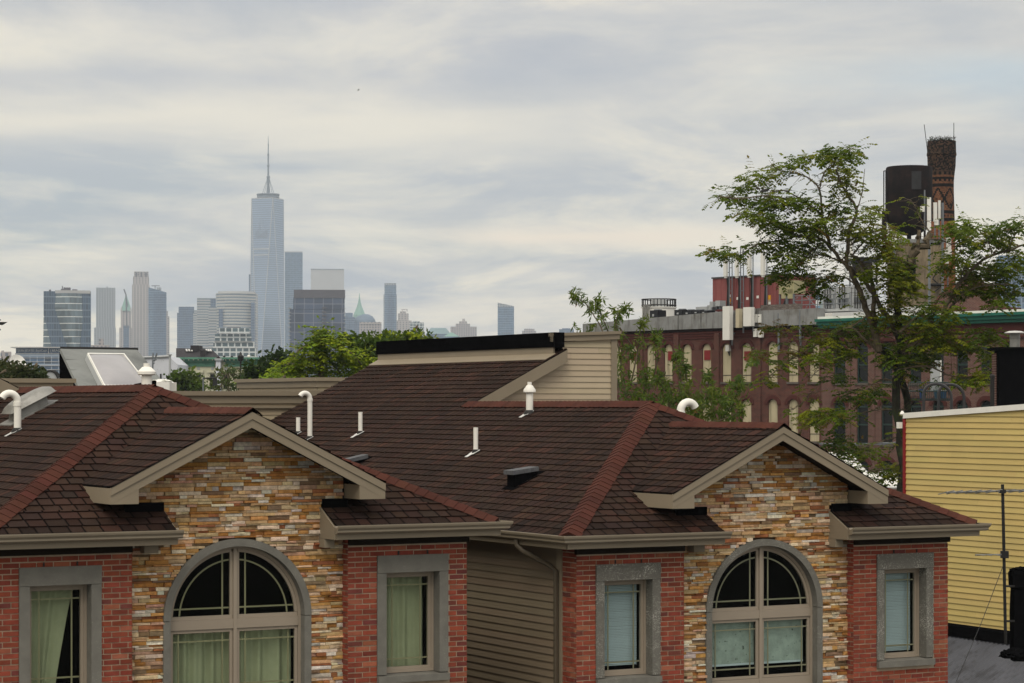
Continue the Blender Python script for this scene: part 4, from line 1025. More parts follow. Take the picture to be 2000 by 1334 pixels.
mb=MB(rt); mb.lathe(Y2W(ys-.05,t1+.08,zA+.02),[(.03,0),(.06,.03),(.02,.1)],8); ybar(ys-.15,ys-.06,t1+.06,zA-.20,t1+.16,zA-.20,-.07,.07); mb.build('gutter_end',m_white,rt)
# black corrugated roof below it, with tarred chimney and aerial
k=.55; zj0=yt(1845,1213)[1]; tj0=yt(1845,1213)[0]; zj1=yt(1975,1230)[1]; tj1=yt(1975,1230)[0]
rt=thing('corrugated_roof_building','low building with a tarred black corrugated roof','building',L2W(ys-3,8,-ZG),TH)
zj=lambda t: zj0+(zj1-zj0)*(t-tj0)/(tj1-tj0)
mb=MB(rt); tA,tB=tj0+4,tj1-4; n=74; pr=None
m_corr=M('tarred_corrugated_iron',(.060,.064,.078),.5,.35,1.2,.3,18,col2=(.030,.031,.038),c2=(.5,.65),c2s=2.5)
for i in range(n*4+1):
    t=tA+(tB-tA)*i/(n*4); w=.034*math.sin(i*math.pi/2+.4); z=zj(t)+w-.12
    q=[]
    for sd in (0.03,1.3,2.6,3.9): q.append(mb.pt(Y2W(ys-sd,t,z-k*sd)))
    if pr:
        for a in range(3): mb.idx((pr[a],pr[a+1],q[a+1],q[a]))
    pr=q
mb.build('corrugated_sheet',m_corr,rt,smooth=True)
mb=MB(rt)
for t in (tA,tB): mb.face([Y2W(ys-.03,t,-9.3),Y2W(ys-3.9,t,-9.3),Y2W(ys-3.9,t,zj(t)-.16-k*3.9),Y2W(ys-.03,t,zj(t)-.15)])
mb.face([Y2W(ys-3.9,tA,-9.3),Y2W(ys-3.9,tB,-9.3),Y2W(ys-3.9,tB,zj(tB)-.15-k*3.9),Y2W(ys-3.9,tA,zj(tA)-.15-k*3.9)]); mb.build('side_wall',m_conc,rt)
mb=MB(rt); ybar(ys-.32,ys-.035,tA,zj(tA),tB,zj(tB),-.26,-.02); mb.build('tar_flashing',m_tar,rt)
def lump(mb,c,r,h,n=18,m=9,amp=.25,sq=1.):
    g=[]
    for j in range(m+1):
        row=[]
        for i in range(n):
            a=2*math.pi*i/n; f=(j/m); rr=r*math.cos(f*1.5)**.7*(1+R.uniform(-amp,amp))
            row.append(mb.pt(Vector(c)+Vector((rr*math.cos(a),rr*math.sin(a)*sq,h*math.sin(f*1.57)+R.uniform(-.02,.02)))))
        g.append(row)
    for j in range(m):
        for i in range(n): mb.idx((g[j][i],g[j][(i+1)%n],g[j+1][(i+1)%n],g[j+1][i]))
mb=MB(rt); lump(mb,P(1996,1283,40.6),.36,.14,n=40,m=12,amp=.10); mb.build('tar_mound',m_tar,rt,smooth=True)
dC=41.; rt=thing('tarred_chimney','black tarred chimney on the corrugated roof','chimney',P(1996,1275,dC))
mb=MB(rt); g=[]
for v,ex in ((1290,0),(1262,-1),(1200,-1),(1165,0),(1150,1),(1146,-4),(1120,-5),(1113,-1)):
    row=[]
    for i in range(24):
        a=2*math.pi*i/24; sx=max(-1,min(1,1.35*math.cos(a)));sy=max(-1,min(1,1.35*math.sin(a))); hw=(20-ex*.8+R.uniform(-.6,.6))*dC/F
        p=P(1996,v,dC+.2); row.append(mb.pt((p[0]+sx*hw,p[1]+sy*hw,p[2])))
    g.append(row)
for A_,B_ in zip(g,g[1:]):
    for i in range(24): mb.idx((A_[i],A_[(i+1)%24],B_[(i+1)%24],B_[i]))
mb.idx(g[-1]); mb.build('chimney_stack',m_tar,rt,smooth=True)
mb=MB(rt); lump(mb,P(1996,1116,dC+.2),.19,.07,amp=.3); mb.build('tar_cap',m_tar,rt)
dA=40.6; rt=thing('tv_aerial','rusty television aerial on a black mast beside the tarred chimney','aerial',P(1964,1258,dA))
mb=MB(rt); mb.tube([P(1964,1258,dA),P(1960,1040,dA),P(1958,946,dA)],.027,8); mb.build('mast',m_cable,rt)
mb=MB(rt); mb.tube([P(1848,962,dA-.6),P(1958,959,dA),P(2060,957,dA+.6)],.02,6)
for u in (1852,1868,1886,1905,1925,1945,1970,1990,2010): 
    f=(u-1958)/110.; c=Vector(P(u,961-(u-1848)*.022,dA+f*.6)); mb.tube([c+Vector((-.10,.35,-.05)),c,c+Vector((.06,-.22,.03))],.009,5)
mb.build('boom',m_galv,rt)
mb=MB(rt); mb.tube([P(1905,1084,dA-.4),P(1962,1083,dA)],.014,6)
for u in (1915,1930,1946): c=Vector(P(u,1084,dA-.3)); mb.tube([c+Vector((-.03,.15,0)),c+Vector((.03,-.15,0))],.007,5)
mb.build('boom',m_galv,rt)
mb=MB(rt); c=P(1962,1083,dA); mb.box(c[0]-.06,c[0]+.06,c[1]-.06,c[1]+.06,c[2]-.06,c[2]+.06)
for v in (1145,1213): a=P(1963,v,dA); mb.box(a[0],a[0]+.16,a[1]-.02,a[1]+.02,a[2]-.015,a[2]+.015)
c=P(1958,960,dA); mb.box(c[0]-.05,c[0]+.05,c[1]-.05,c[1]+.05,c[2]-.03,c[2]+.03); mb.build('bracket',m_cable,rt)
mb=MB(rt); mb.tube([P(1960,1103,dA),P(1918,1213,dA-1),P(1868,1330,dA-2.5)],.006,5); mb.build('guy_wire',m_cable,rt)
# black bulkhead with a metal cap beyond the yellow roof
dB=66.; rt=thing('tarred_bulkhead','black tarred roof bulkhead beyond the yellow house','bulkhead',(P(1990,0,dB)[0],dB+1,P(0,800,dB)[2]))
mb=MB(rt); a=P(1952,800,dB);b=P(2060,683,dB); mb.box(a[0],b[0],dB,dB+.7,a[2]-.6,b[2]); mb.build('tarred_wall',m_tar,rt)
mb=MB(rt); mb.box(a[0]-.1,b[0],dB-.1,dB+1.2,b[2],b[2]+.07); mb.build('roof_lip',m_tar,rt)
mb=MB(rt); a2=P(1944,795,dB+.5);b2=P(1951,690,dB+.5); mb.box(a2[0],b2[0],dB+.4,dB+1,a2[2]-.6,b2[2]); mb.build('brick_edge',m_fbrick2,rt)
rt=thing('metal_flue','galvanised flue with a flat rain cap on the tarred bulkhead','flue',P(1982,681,dB+.8))
mb=MB(rt); c=P(1982,678,dB+.8); s=(dB+.8)/F; mb.lathe(c,[(10*s,-.08),(10*s,17*s),(10.8*s,17*s),(10.8*s,19*s),(10*s,19*s),(10*s,27*s)],20); mb.build('pipe',m_galv,rt,smooth=True)
mb=MB(rt); mb.lathe((c[0],c[1],c[2]+27.1*s),[(20*s,0),(20*s,1.4*s),(12*s,4.2*s),(1*s,5*s)],20); mb.build('rain_cap',m_lead,rt,smooth=True)
rt=thing('vent_post','thin black post beside the tarred bulkhead','post',P(1938,795,62)); mb=MB(rt); mb.tube([P(1938,800,62),P(1938,738,62)],.055,8); mb.lathe(P(1938,738,62),[(.07,0),(.07,.06),(.03,.09)],8); mb.build('pipe',m_cable,rt)
# hooped ladder rails, balcony, white door panel
dl=63.; rt=thing('hooped_ladder','pair of black hooped ladder rails rising over the yellow roof','ladder',P(1845,802,dl))
for uc,w,vt,dd in ((1831,27,746,0),(1858,25,747,.9)):
    mb=MB(rt); pts=[P(uc-w,806,dl+dd)]+[P(uc-w*math.cos(math.pi*i/14),vt+26-26*math.sin(math.pi*i/14)**.8+(i/14)*8,dl+dd) for i in range(15)]+[P(uc+w,802,dl+dd)]; mb.tube(pts,.04,6); mb.build('hoop_rail',M('black_painted_steel',(.03,.03,.034),.35,.1,3),rt)
db=128.; rt=thing('fire_escape_balcony','black iron fire escape balcony on the pinkish factory','balcony',P(1812,782,db))
mb=MB(rt); a=P(1774,783,db);b=P(1852,778,db); mb.box(a[0],b[0],db-1.2,db+.2,a[2],b[2]); mb.build('deck',m_cable,rt)
mb=MB(rt)
for v in (747,764): mb.tube([P(1774,v,db-1.2),P(1852,v,db-1.2)],.035,5)
for i in range(22): u=1774+78*i/21; mb.tube([P(u,747,db-1.2),P(u,781,db-1.2)],.018,4)
mb.build('railing',m_frame_g,rt)
for i,(u,v0,v1,col) in enumerate(((1801,760,780,lin(40,70,130,.8)),(1830,762,780,lin(50,90,120,.8)),(1842,763,778,lin(46,80,120,.8)))):
    rt=thing('balcony_planter',('blue planter tub at the left of the balcony','teal grey planter tub in the middle of the balcony','blue planter tub at the right of the balcony')[i],'planter',P(u,v1,db-.7),0,'planters on the fire escape'); s=db/F
    mb=MB(rt); mb.lathe(P(u,v1,db-.7),[(5*s,0),(6.4*s,(v1-v0)*s*.9),(6.8*s,(v1-v0)*s*.9),(6.8*s,(v1-v0)*s)],12); mb.build('tub',M('planter_paint',col,.6,.3,6),rt)
    mb=MB(rt)
    for _ in range(60):
        p=Vector(P(u,v0-1,db-.7))+Vector((R.gauss(0,.13),R.gauss(0,.1),R.random()*.18)); d=Vector((R.uniform(-1,1),R.uniform(-1,1),R.uniform(-.2,1)))*.07; w=Vector((R.uniform(-1,1),0,R.uniform(-1,1)))*.03; mb.face([p-w,p+w,p+d],jitc((.03,.06,.012),.3))
    mb.build('leaves',m_weed,rt)
rt=thing('standing_panel','grey metal panel standing on the fire escape','panel',P(1826,748,db-.3)); a=P(1815,750,db);b=P(1835,704,db)
mb=MB(rt); mb.box(a[0],b[0],db-.36,db-.3,a[2]-.4,b[2]); mb.build('sheet',m_acgrey,rt); mb=MB(rt); mb.box(b[0]-.02,b[0]+.03,db-.42,db-.28,a[2]-.4,b[2]); mb.build('edge_frame',m_white,rt)
# white lean-to roofs seen past the right gable
rt=thing('white_awning','steep white awning sheet below the factory','awning',P(1660,930,100)); mb=MB(rt)
A_=[P(1605,884,100),P(1655,882,104),P(1700,934,98),P(1650,935,94)]; mb.hexa([Vector(p)-Vector((0,0,.08)) for p in A_],A_); mb.build('sheet',m_white,rt)
mb=MB(rt); mb.tube([A_[1],A_[2]],.09,6); mb.build('edge_roll',m_lead,rt)
rt=thing('corrugated_awning','low white corrugated awning under the factory windows','awning',P(1725,950,92)); mb=MB(rt); pr=None
for i in range(57):
    u=1680+90*i/56; w=.05*(i%2); q=[mb.pt(Vector(P(u,924,100))+Vector((0,0,w))),mb.pt(Vector(P(u,950,92))+Vector((0,0,w)))]
    if pr: mb.idx((pr[0],pr[1],q[1],q[0]))
    pr=q
mb.build('sheet',m_white,rt)
mb=MB(rt); mb.tube([P(1680,952,92),P(1770,952,92)],.07,6); mb.tube([P(1722,918,97),P(1722,950,93)],.06,6); mb.build('frame',m_lead,rt)
for i,(v0,v1) in enumerate(((866,861),(869,863))):
    rt=MB(); d=104; pts=[Vector(P(1600+(1790-1600)*j/12,v0+(v1-v0)*j/12+3*math.sin(math.pi*j/12),d)) for j in range(13)]; o_=pts[0].copy()
    rt.tube([p-o_ for p in pts],.022,4); o=rt.build('utility_wire',m_steel,None,loc=o_); tag(o,('upper' if i==0 else 'lower')+' grey utility wire strung before the factory','wire','utility wires')
# ---------------------------------------------------------------- buildings just behind the row, left half
m_roll=M('grey_mineral_felt',lin(150,154,152,.62),.9,.12,1.2,.2,60,col2=lin(112,116,116,.62),c2=(.5,.75),c2s=.8,grain=.15)
m_acry=M('milky_acrylic_dome',lin(186,184,188,.62),.28,.12,.9,spec=.5)
m_whitewall=M('white_painted_wall',lin(214,218,226,.8),.85,.06,.6,.05,10,spots=(3.2,.13,lin(80,80,84)))
m_cream=M('cream_painted_brick',lin(214,212,186,.8),.85,.06,.8,.05,12)
m_verd=M('verdigris_cornice',lin(96,150,126,.7),.6,.2,1.5,.1,14,col2=lin(60,110,100,.7),c2=(.5,.7),c2s=1.)
m_attic=M('black_attic_slate',(.022,.02,.024),.8,.25,2,.2,20)
def Xw(u,v,t): # point on a plane parallel to the row fronts
    k=(u-UH)/F; s=(k*(HO[1]+t*CT)-HO[0]+t*ST)/(CT-k*ST); y=HO[1]+s*ST+t*CT; return s,(VH-v)*y/F
def row_block(label,u0,u1,v,t,dep,name='siding_house'):
    s0,z=Xw(u0,v,t); s1,_=Xw(u1,v,t); rt=thing(name,label,'house',L2W((s0+s1)/2,t+dep/2,-ZG),TH)
    mb=MB(rt); cc=siding_col(lin(176,160,132,.8)); lo=-9.2
    o=Vector(L2W(s0,t,0)); e=Vector((CT,ST,0)); n=Vector((-ST,CT,0)); w=s1-s0
    courses(mb,[(0,lo),(w,lo),(w,z-.2),(0,z-.2)],o,e,(0,0,1),.104,99,.016,cc,gap=0,under=(.15,.13,.1))
    courses(mb,[(0,lo),(dep,lo),(dep,z-.2),(0,z-.2)],o+e*w,n,(0,0,1),.104,99,.016,cc,gap=0,under=(.15,.13,.1))
    courses(mb,[(-dep,lo),(0,lo),(0,z-.2),(-dep,z-.2)],o,-n,(0,0,1),.104,99,.016,cc,gap=0,under=(.15,.13,.1))
    courses(mb,[(0,lo),(w,lo),(w,z-.2),(0,z-.2)],o+e*w+n*dep,-e,(0,0,1),.104,99,.016,cc,gap=0,under=(.15,.13,.1))
    mb.build('siding_wall',m_siding,rt)
    mb=MB(rt); q=lambda f,b,h0,h1: mb.fbox(o-e*f-n*f+Vector((0,0,0)),e,w+2*f,n,dep+2*f,h0,h1)
    q(.05,0,z-.24,z-.09); q(.10,0,z-.09,z); q(.07,0,z-.34,z-.3); mb.build('coping',m_trim,rt)
    return rt
row_block('beige siding block with a flat coping behind the left ridge',300,668,763.5,16.6,9)
row_block('small beige parapet block seen past the dark back slope',620,676,737,26.,5)
row_block('beige parapet block in front of the black skylight bulkhead',-60,137,738.5,21.,5)
# felt-roofed bulkhead with the big skylight
d0=56.; A=Vector(P(118,681,d0+1.5)); B=Vector(P(268,683,d0+3.2)); C_=Vector(P(152,752,d0-1.2)); D_=Vector(P(330,760,d0+1.3))
rt=thing('skylight_bulkhead','grey felt roof bulkhead with a black side wall','bulkhead',((A.x+B.x)/2,d0+1,P(0,790,d0)[2]-1.))
zb=P(0,790,d0)[2]-1.; dn=lambda p: Vector((p.x,p.y,zb)); C2=C_+(C_-A)*.5; D2_=D_+(D_-B)*.5
mb=MB(rt); sl=[C2,D2_,B,A]; nn=(D2_-C2).cross(A-C2).normalized(); mb.hexa([p-nn*.07 for p in sl],sl)
for f in (.31,.60):
    a=A+(C_-A)*f;b=B+(D_-B)*f; mb.hexa([a+nn*.002,b+nn*.002,b+nn*.002+(B-A)*0+(A-C_)*.02,a+nn*.002+(A-C_)*.02],[a+nn*.012,b+nn*.012,b+nn*.012+(A-C_)*.02,a+nn*.012+(A-C_)*.02])
mb.build('felt_roof',m_roll,rt)
bk=Vector((-.56,3.,0)); mb=MB(rt); mb.face([dn(C2),C2-nn*.08,A-nn*.08,A+bk-nn*.08,dn(A+bk)]); mb.face([dn(D2_),D2_-nn*.08,B-nn*.08,B+bk-nn*.08,dn(B+bk)]); mb.face([A-nn*.08,B-nn*.08,B+bk,A+bk]); mb.face([dn(A+bk),dn(B+bk),B+bk,A+bk]); mb.build('black_side_wall',m_tar,rt)
mb=MB(rt); mb.tube([A+Vector((0,.05,.02)),B+Vector((0,.05,.02))],.035,6); mb.build('ridge_edge',m_cable,rt)
def onroof(u,v): # intersection with the felt slope
    r=Vector(((u-UH)/F,1,(VH-v)/F)); o=Vector((0,0,ZG)); return o+r*((A-o).dot(nn)/r.dot(nn))
rt=thing('skylight','large milky domed skylight in a white frame on the grey felt roof','skylight',onroof(238,722))
up=nn*.2
def above(u,v):
    r=Vector(((u-UH)/F,1,(VH-v)/F)); o=Vector((0,0,ZG)); return o+r*((A+up+nn*.05-o).dot(nn)/r.dot(nn))-up-nn*.05
q=[above(u,v) for u,v in ((204,753),(292,753),(243,690),(171,689))]
mb=MB(rt); mb.hexa(q,[p+up for p in q]); mb.build('curb',m_acgrey,rt)
ctr=sum(q,Vector())/4; mb=MB(rt)
for i in range(4):
    a,b=q[i],q[(i+1)%4]; ia=a+(ctr-a)*.05; ib=b+(ctr-b)*.05; mb.hexa([a+up*1.003,b+up*1.003,ib+up*1.003,ia+up*1.003],[p+up+nn*.05 for p in (a,b,ib,ia)])
mb.build('frame',m_white,rt)
mb=MB(rt); g=[]
for i in range(15):
    row=[]
    for j in range(15):
        u=i/14;v=j/14; p=(q[0]*(1-u)+q[1]*u)*(1-v)+(q[3]*(1-u)+q[2]*u)*v; p=p+(ctr-p)*.055; k=min(1,min(u,1-u)*4)*min(1,min(v,1-v)*4); row.append(mb.pt(p+up+nn*(.03+.12*k**.6)))
    g.append(row)
for i in range(14):
    for j in range(14): mb.idx((g[i][j],g[i+1][j],g[i+1][j+1],g[i][j+1]))
mb.build('dome',m_acry,rt,smooth=True)
rt=thing('patched_flashing','torn black tar flashing beside the skylight','flashing',onroof(175,720)); mb=MB(rt)
e=[onroof(u,v) for u,v in ((153,693),(172,691),(176,700),(205,752),(183,752),(178,738),(170,728),(165,712),(158,704))]; mb.hexa([p+nn*.014 for p in e],[p+nn*.022 for p in e]); mb.build('tar_strip',m_tar,rt)
mb=MB(rt)
for u,v,r in ((164,730,2.2),(166,736,2.6),(165,742,3),(171,743,1.8),(163,725,1.4)):
    c=onroof(u,v); ex=(D_-C_).normalized();ey=nn.cross(ex); pts=[c+ex*math.cos(a*.7)*r*.013*R.uniform(.6,1.3)+ey*math.sin(a*.7)*r*.016*R.uniform(.6,1.3) for a in range(9)]; mb.hexa([p+nn*.013 for p in pts],[p+nn*.018 for p in pts])
mb.build('tar_dab',m_tar,rt)
# wrapped chimney stub
rt=thing('foil_wrapped_stub','stubby parapet end wrapped in white sheet','parapet',P(316,768,47)); mb=MB(rt); a=P(301,775,47);b=P(331,746,47)
mb.box(a[0],b[0],47,48,a[2],b[2]); lump(mb,P(316,748,47.4),.19,.06,amp=.3,sq=1.8); mb.build('sheet',m_white,rt)
rt=thing('roof_parapet','short black tarred parapet behind the apex of the left roof','parapet',P(285,762,44)); mb=MB(rt); a=P(262,765,44);b=P(301,743,46)
mb.hexa([(a[0],44,a[2]-.2),(b[0],46,a[2]-.2),(b[0],46.3,a[2]-.2),(a[0],44.3,a[2]-.2)],[(a[0],44,P(0,750,44)[2]),(b[0],46,b[2]),(b[0],46.3,b[2]),(a[0],44.3,P(0,750,44)[2])]); mb.build('tarred_wall',m_tar,rt)
# white building with aerial rack
d=290.; rt=thing('white_building','white painted building with a speckled gable wall','building',(P(300,0,d)[0],d+5,0)); mb=MB(rt)
pt=[(262,699),(330,696),(347,712),(352,790)]; q=[Vector(P(u,v,d)) for u,v in pt]; b0=Vector((q[0].x,d,0)); b1=Vector((q[-1].x,d,0)); ring=[b0,b1]+q[::-1][0:]; mb.hexa([p+Vector((0,10,0)) for p in ring],ring); mb.build('white_wall',m_whitewall,rt)
mb=MB(rt); mb.tube([q[0]+Vector((0,-.1,0)),q[1]+Vector((0,-.1,0))],.16,5); mb.build('coping',m_acgrey,rt)
for u,v in ((304,734),(314,733)):
    mb=MB(rt); a=P(u-1.5,v+7,d-.1);b=P(u+1.5,v-3,d-.1); mb.box(a[0],b[0],d-.12,d-.02,a[2],b[2]); mb.build('window',m_dglass,rt)
rt=thing('aerial_rack','thin steel aerial rack standing before the white building','aerial',P(300,737,270)); mb=MB(rt)
for pl in (((298,737),(299,690)),((301,706),(307,690)),((299,703),(306,702)),((298,709),(302,709)),((297,735),(299,700))): mb.tube([P(*pl[0],270),P(*pl[1],270)],.10,5)
mb.build('rack_tube',m_steel,rt)
rt=thing('flue_pipe','pale flue pipe on the gable end of the white building','flue',P(332,755,285)); mb=MB(rt); mb.tube([P(332,760,285),P(332,694,285)],.14,6); mb.lathe(P(331,694,285),[(.3,0),(.3,.12)],8); mb.build('pipe',m_acgrey,rt)
# cream row houses with verdigris cornice
for i,(u0,u1,l) in enumerate(((347,427,'cream row house with a green cornice left of the party pier'),(427,512,'cream row house with a green cornice right of the party pier'))):
    d=300.; rt=thing('cream_row_house',l,'house',(P((u0+u1)/2,0,d)[0],d+5,0),0,'cream row houses'); x0,x1=P(u0,0,d)[0],P(u1-.4,0,d)[0]
    mb=MB(rt); mb.box(x0,x1,d,d+10,0,P(0,704,d)[2]); mb.build('cream_wall',m_cream,rt)
    mb=MB(rt); Z=lambda v:P(0,v,d)[2]; e0=x0-(.9 if i==0 else -.35); e1=x1-(.35 if i==0 else -.0)
    mb.box(e0+.5,e1-.1,d-.15,d,Z(716),Z(707)); mb.box(e0+.3,e1,d-.5,d,Z(706.9),Z(702)); mb.box(e0,e1+.1,d-.9,d+.2,Z(701.9),Z(698)); mb.build('cornice',m_verd,rt)
    n=9
    for k in range(n):
        mb=MB(rt); x=e0+.6+(e1-e0-.9)*k/(n-1); mb.box(x-.06,x+.06,d-.8,d-.5,Z(704),Z(702)); mb.build('bracket',m_cream,rt)
    for k in range(3):
        u=u0+14+(u1-u0-26)*k/2; mb=MB(rt); a=P(u-4.5,760,d);b=P(u+4.5,731,d); mb.box(a[0],b[0],d-.06,d+.0,a[2],b[2]); o=mb.build('window',m_dglass,rt)
        mb=MB(rt); frame=[(a[0]-.22,a[0]),(b[0],b[0]+.22)]
        for xa,xb in frame: mb.box(xa,xb,d-.14,d,a[2],b[2]+.2)
        mb.box(a[0]-.35,b[0]+.35,d-.3,d,b[2]+.2,b[2]+.5); mb.box(a[0]-.0,b[0],d-.1,d-.061,(a[2]+b[2])/2-.06,(a[2]+b[2])/2+.06); mb.build('frame',m_cream,o)
        mb=MB(rt); c=P(u,720,d); mb.box(c[0]-.18,c[0]+.18,d-.05,d,c[2]-.15,c[2]+.15); mb.build('attic_vent',m_acgrey,rt)
mb=None; rt=thing('party_pier','pale masonry pier between the two green cornices','pier',(P(426,0,299)[0],299,0)); mb=MB(rt); a=P(422,0,299);b=P(431,0,299); mb.box(a[0],b[0],298.8,299.8,0,P(0,704,299)[2]); mb.build('shaft',m_whitewall,rt)
mb=MB(rt); mb.box(a[0]-.15,b[0]+.15,298.6,300,P(0,704,299)[2],P(0,700,299)[2]); mb.build('cap',m_acgrey,rt)
d=305.; rt=thing('attic_roof','black slated attic with white skylights above the cream row house','attic',(P(387,0,d)[0],d+3,P(0,699,d)[2]))
q=[P(344,698,d),P(430,698,d-1),P(412,681,d+5),P(344,680,d+5)]; q[0]=P(370,698,d-1)
mb=MB(rt); S=[Vector(p) for p in (P(344,698,d),P(370,698,d-1),P(430,698,d-1),P(412,681,d+4),P(386,680,d+4),P(344,680,d+4))]
mb.face([S[0],S[1],S[5]]); mb.face([S[1],S[2],S[3],S[5]]); mb.face([S[2],S[3],Vector((S[3].x,d+9,S[2].z)),Vector((S[2].x,d+9,S[2].z))]); mb.face([S[0],S[5],S[3],Vector((S[3].x,d+9,S[2].z)),Vector((S[0].x,d+9,S[0].z))]); mb.build('slate_roof',m_attic,rt)
mb=MB(rt); a=P(374,684,d+3);b=P(390,675,d+3); mb.box(a[0],b[0],d+2,d+6,a[2]-.5,b[2]); a=P(392,697,d);b=P(402,684,d); mb.box(a[0],b[0],d-.5,d+4,a[2],b[2]); mb.build('dormer',m_attic,rt)
for u in (365,370,375,404,408,412):
    mb=MB(rt); f=(688-680)/18.; 
    pts=[Vector(P(u-1,688,d+1.6)),Vector(P(u+2.,688,d+1.6)),Vector(P(u+.8,684,d+2.7)),Vector(P(u-2.4,684,d+2.7))]; mb.hexa([p+Vector((0,-.05,.05)) for p in pts],[p+Vector((0,-.15,.16)) for p in pts]); mb.build('skylight',m_lead,rt)
for u,v,l in ((453,699,'dark vent cowl on the right green-corniced house'),(486,697,'white globe vent on the right green-corniced house'),(438,698,'small grey vent by the party pier')):
    rt=thing('roof_cowl',l,'vent',P(u,v+2,303),0,'vents on the cream row houses'); s=303/F; mb=MB(rt); mb.lathe(P(u,v+2,303),[(1.6*s,0),(1.6*s,3*s),(3*s,3.2*s),(2.6*s,5*s),(.5*s,6*s)],10); mb.build('cowl',m_white if 'globe' in l else m_acdark,rt,smooth=True)
# street furniture seen among the trees
rt=thing('street_lamp','black cast street lamp in front of the cream houses','street lamp',P(470,860,190)); zb=P(470,860,190)
mb=MB(rt); mb.tube([(zb[0],190,0),(zb[0],190,P(0,706,190)[2])],.07,8); mb.build('post',m_cable,rt); mb=MB(rt); mb.lathe((zb[0],190,P(0,706,190)[2]),[(.08,0),(.22,.1),(.26,.4),(.1,.55),(.03,.75)],10); mb.build('lantern',m_cable,rt)
for u,v,l,dd in ((397,737,'grey pole with a small arm left of the thin tree',175),(513,738,'grey pole among the dark green trees',108),(609,739,'grey pole in front of the bright green tree',104)):
    rt=thing('utility_pole',l,'pole',(P(u,0,dd)[0],dd,0),0,'grey poles behind the beige block'); mb=MB(rt); mb.tube([(P(u,0,dd)[0],dd,0),P(u,v,dd)],.045 if dd<150 else .06,8); mb.build('post',m_steel,rt)
    mb=MB(rt); a=Vector(P(u,v+2,dd)); mb.tube([a,a+Vector((.9,0,.05))],.06,6); mb.box(a.x+.7,a.x+1.,dd-.1,dd+.1,a.z-.5,a.z); mb.build('arm',m_cable,rt)
rt=thing('barrel_skylight','ribbed grey barrel roof behind the left trees','roof',P(97,752,95)); mb=MB(rt); mr=MB(rt)
def bar(f,k): a=math.pi*f; return Vector(P(98-17*math.cos(a)+k*6,752-27*math.sin(a),95+k*3))
for i in range(12): mb.face([bar(i/12,0),bar((i+1)/12,0),bar((i+1)/12,1),bar(i/12,1)]); mb.face([bar(i/12,0),bar((i+1)/12,0),Vector(P(98,752,95))])
mb.build('barrel_sheet',m_acgrey,rt)
for k in (0,.35,.7,1): mr.tube([bar(i/12,k)+Vector((0,-.03,.02)) for i in range(13)],.03,5)
mr.build('rib',m_cable,rt)
rt=thing('satellite_dish','small white dish above the left trees','satellite dish',P(33,716,118)); mb=MB(rt); c=Vector(P(33,710,118)); ax=Vector((.6,-.7,.4)).normalized(); ux=ax.cross(Vector((0,0,1))).normalized(); uy=ax.cross(ux); rows=[]
for j in range(5): r=.11*j; rows.append([mb.pt(c+ux*r*math.cos(a*math.pi/8)+uy*r*math.sin(a*math.pi/8)+ax*r*r*.6) for a in range(16)])
for A_,B_ in zip(rows,rows[1:]):
    for i in range(16): mb.idx((A_[i],A_[(i+1)%16],B_[(i+1)%16],B_[i]))
mb.build('dish',m_white,rt); mb=MB(rt); mb.tube([c,c+Vector((.05,.1,-4))],.05,6); mb.build('pole',m_steel,rt)
# aerial tip at the left edge
d=40.; rt=thing('roof_aerial','dark aerial tip poking in at the left edge of the view','aerial',P(-40,632,d)); mb=MB(rt)
mb.hexa([P(-40,634,d),P(5,635,d),P(5,635,d+.1),P(-40,634,d+.1)],[P(-40,628,d),P(15,629,d),P(15,629,d+.1),P(-40,628,d+.1)])
mb.build('boom',m_cable,rt); mb=MB(rt); mb.tube([P(-40,632,d+.05),(P(-40,0,d)[0],d+.05,5.)],.03,6); mb.build('mast',m_cable,rt); mb=MB(rt)
for v in (623,642): mb.lathe(P(-1,v+2,d+.05),[(.012,-.012),(.026,0),(.012,.016)],8)
mb.build('insulator',m_cable,rt)

# ---------------------------------------------------------------- skyline
SKY=[]
def tower(label,u0,u1,vt,d,mat,dep=None,name='office_tower',yaw=0.,cat='tower',group=None):
    x0,x1=P(u0,0,d)[0],P(u1,0,d)[0]; w=x1-x0; dep=dep or w*.8; kk=(x0+x1)/2/d
    rt=thing(name,label,cat,(kk*(d+dep/2),d+dep/2,0),-math.atan(kk),group); rt['xc']=(x0+x1)/2; h=P(0,vt,d)[2]; mb=MB(); mb.box(-w/2,w/2,-dep/2,dep/2,0,h); o=mb.build('facade',mat,rt); return rt,w,dep,h,d
def addbox(T,u0,u1,v0,v1,mat,name,y0=-.5,y1=.5,proud=0.):
    rt,w,dep,h,d=T; xc=rt['xc']; a=P(u0,v1,d);b=P(u1,v0,d); mb=MB(); mb.box(a[0]-xc,b[0]-xc,y0*dep-proud,y1*dep,a[2],b[2]); return mb.build(name,mat,rt)
g_blue=facade('blue_curtain_wall',(.06,.115,.20),(.18,.25,.34),4.,3.,.18,.10,.2,.3)  # skyline walls paled and blued, part of the haze put into their colour
g_dblue=facade('deep_blue_curtain_wall',(.035,.07,.14),(.11,.16,.24),4.,3.2,.2,.1,.25,.2)
g_pale=facade('pale_banded_wall',(.10,.14,.18),(.40,.40,.39),4.2,30.,.5,.02,.3,.2)
g_stone=facade('pale_stone_wall',(.09,.10,.13),(.36,.32,.31),3.8,4.2,.42,.5,.5,0)
g_stone2=facade('warm_stone_wall',(.10,.10,.12),(.40,.36,.34),3.8,5.5,.45,.55,.5,0)
g_steel=facade('rippled_steel_wall',(.09,.11,.14),(.32,.34,.36),3.4,4.5,.4,.45,.35,.4)
g_white=facade('white_grid_wall',(.05,.085,.10),(.55,.58,.58),3.6,4.6,.28,.22,.3,.1)
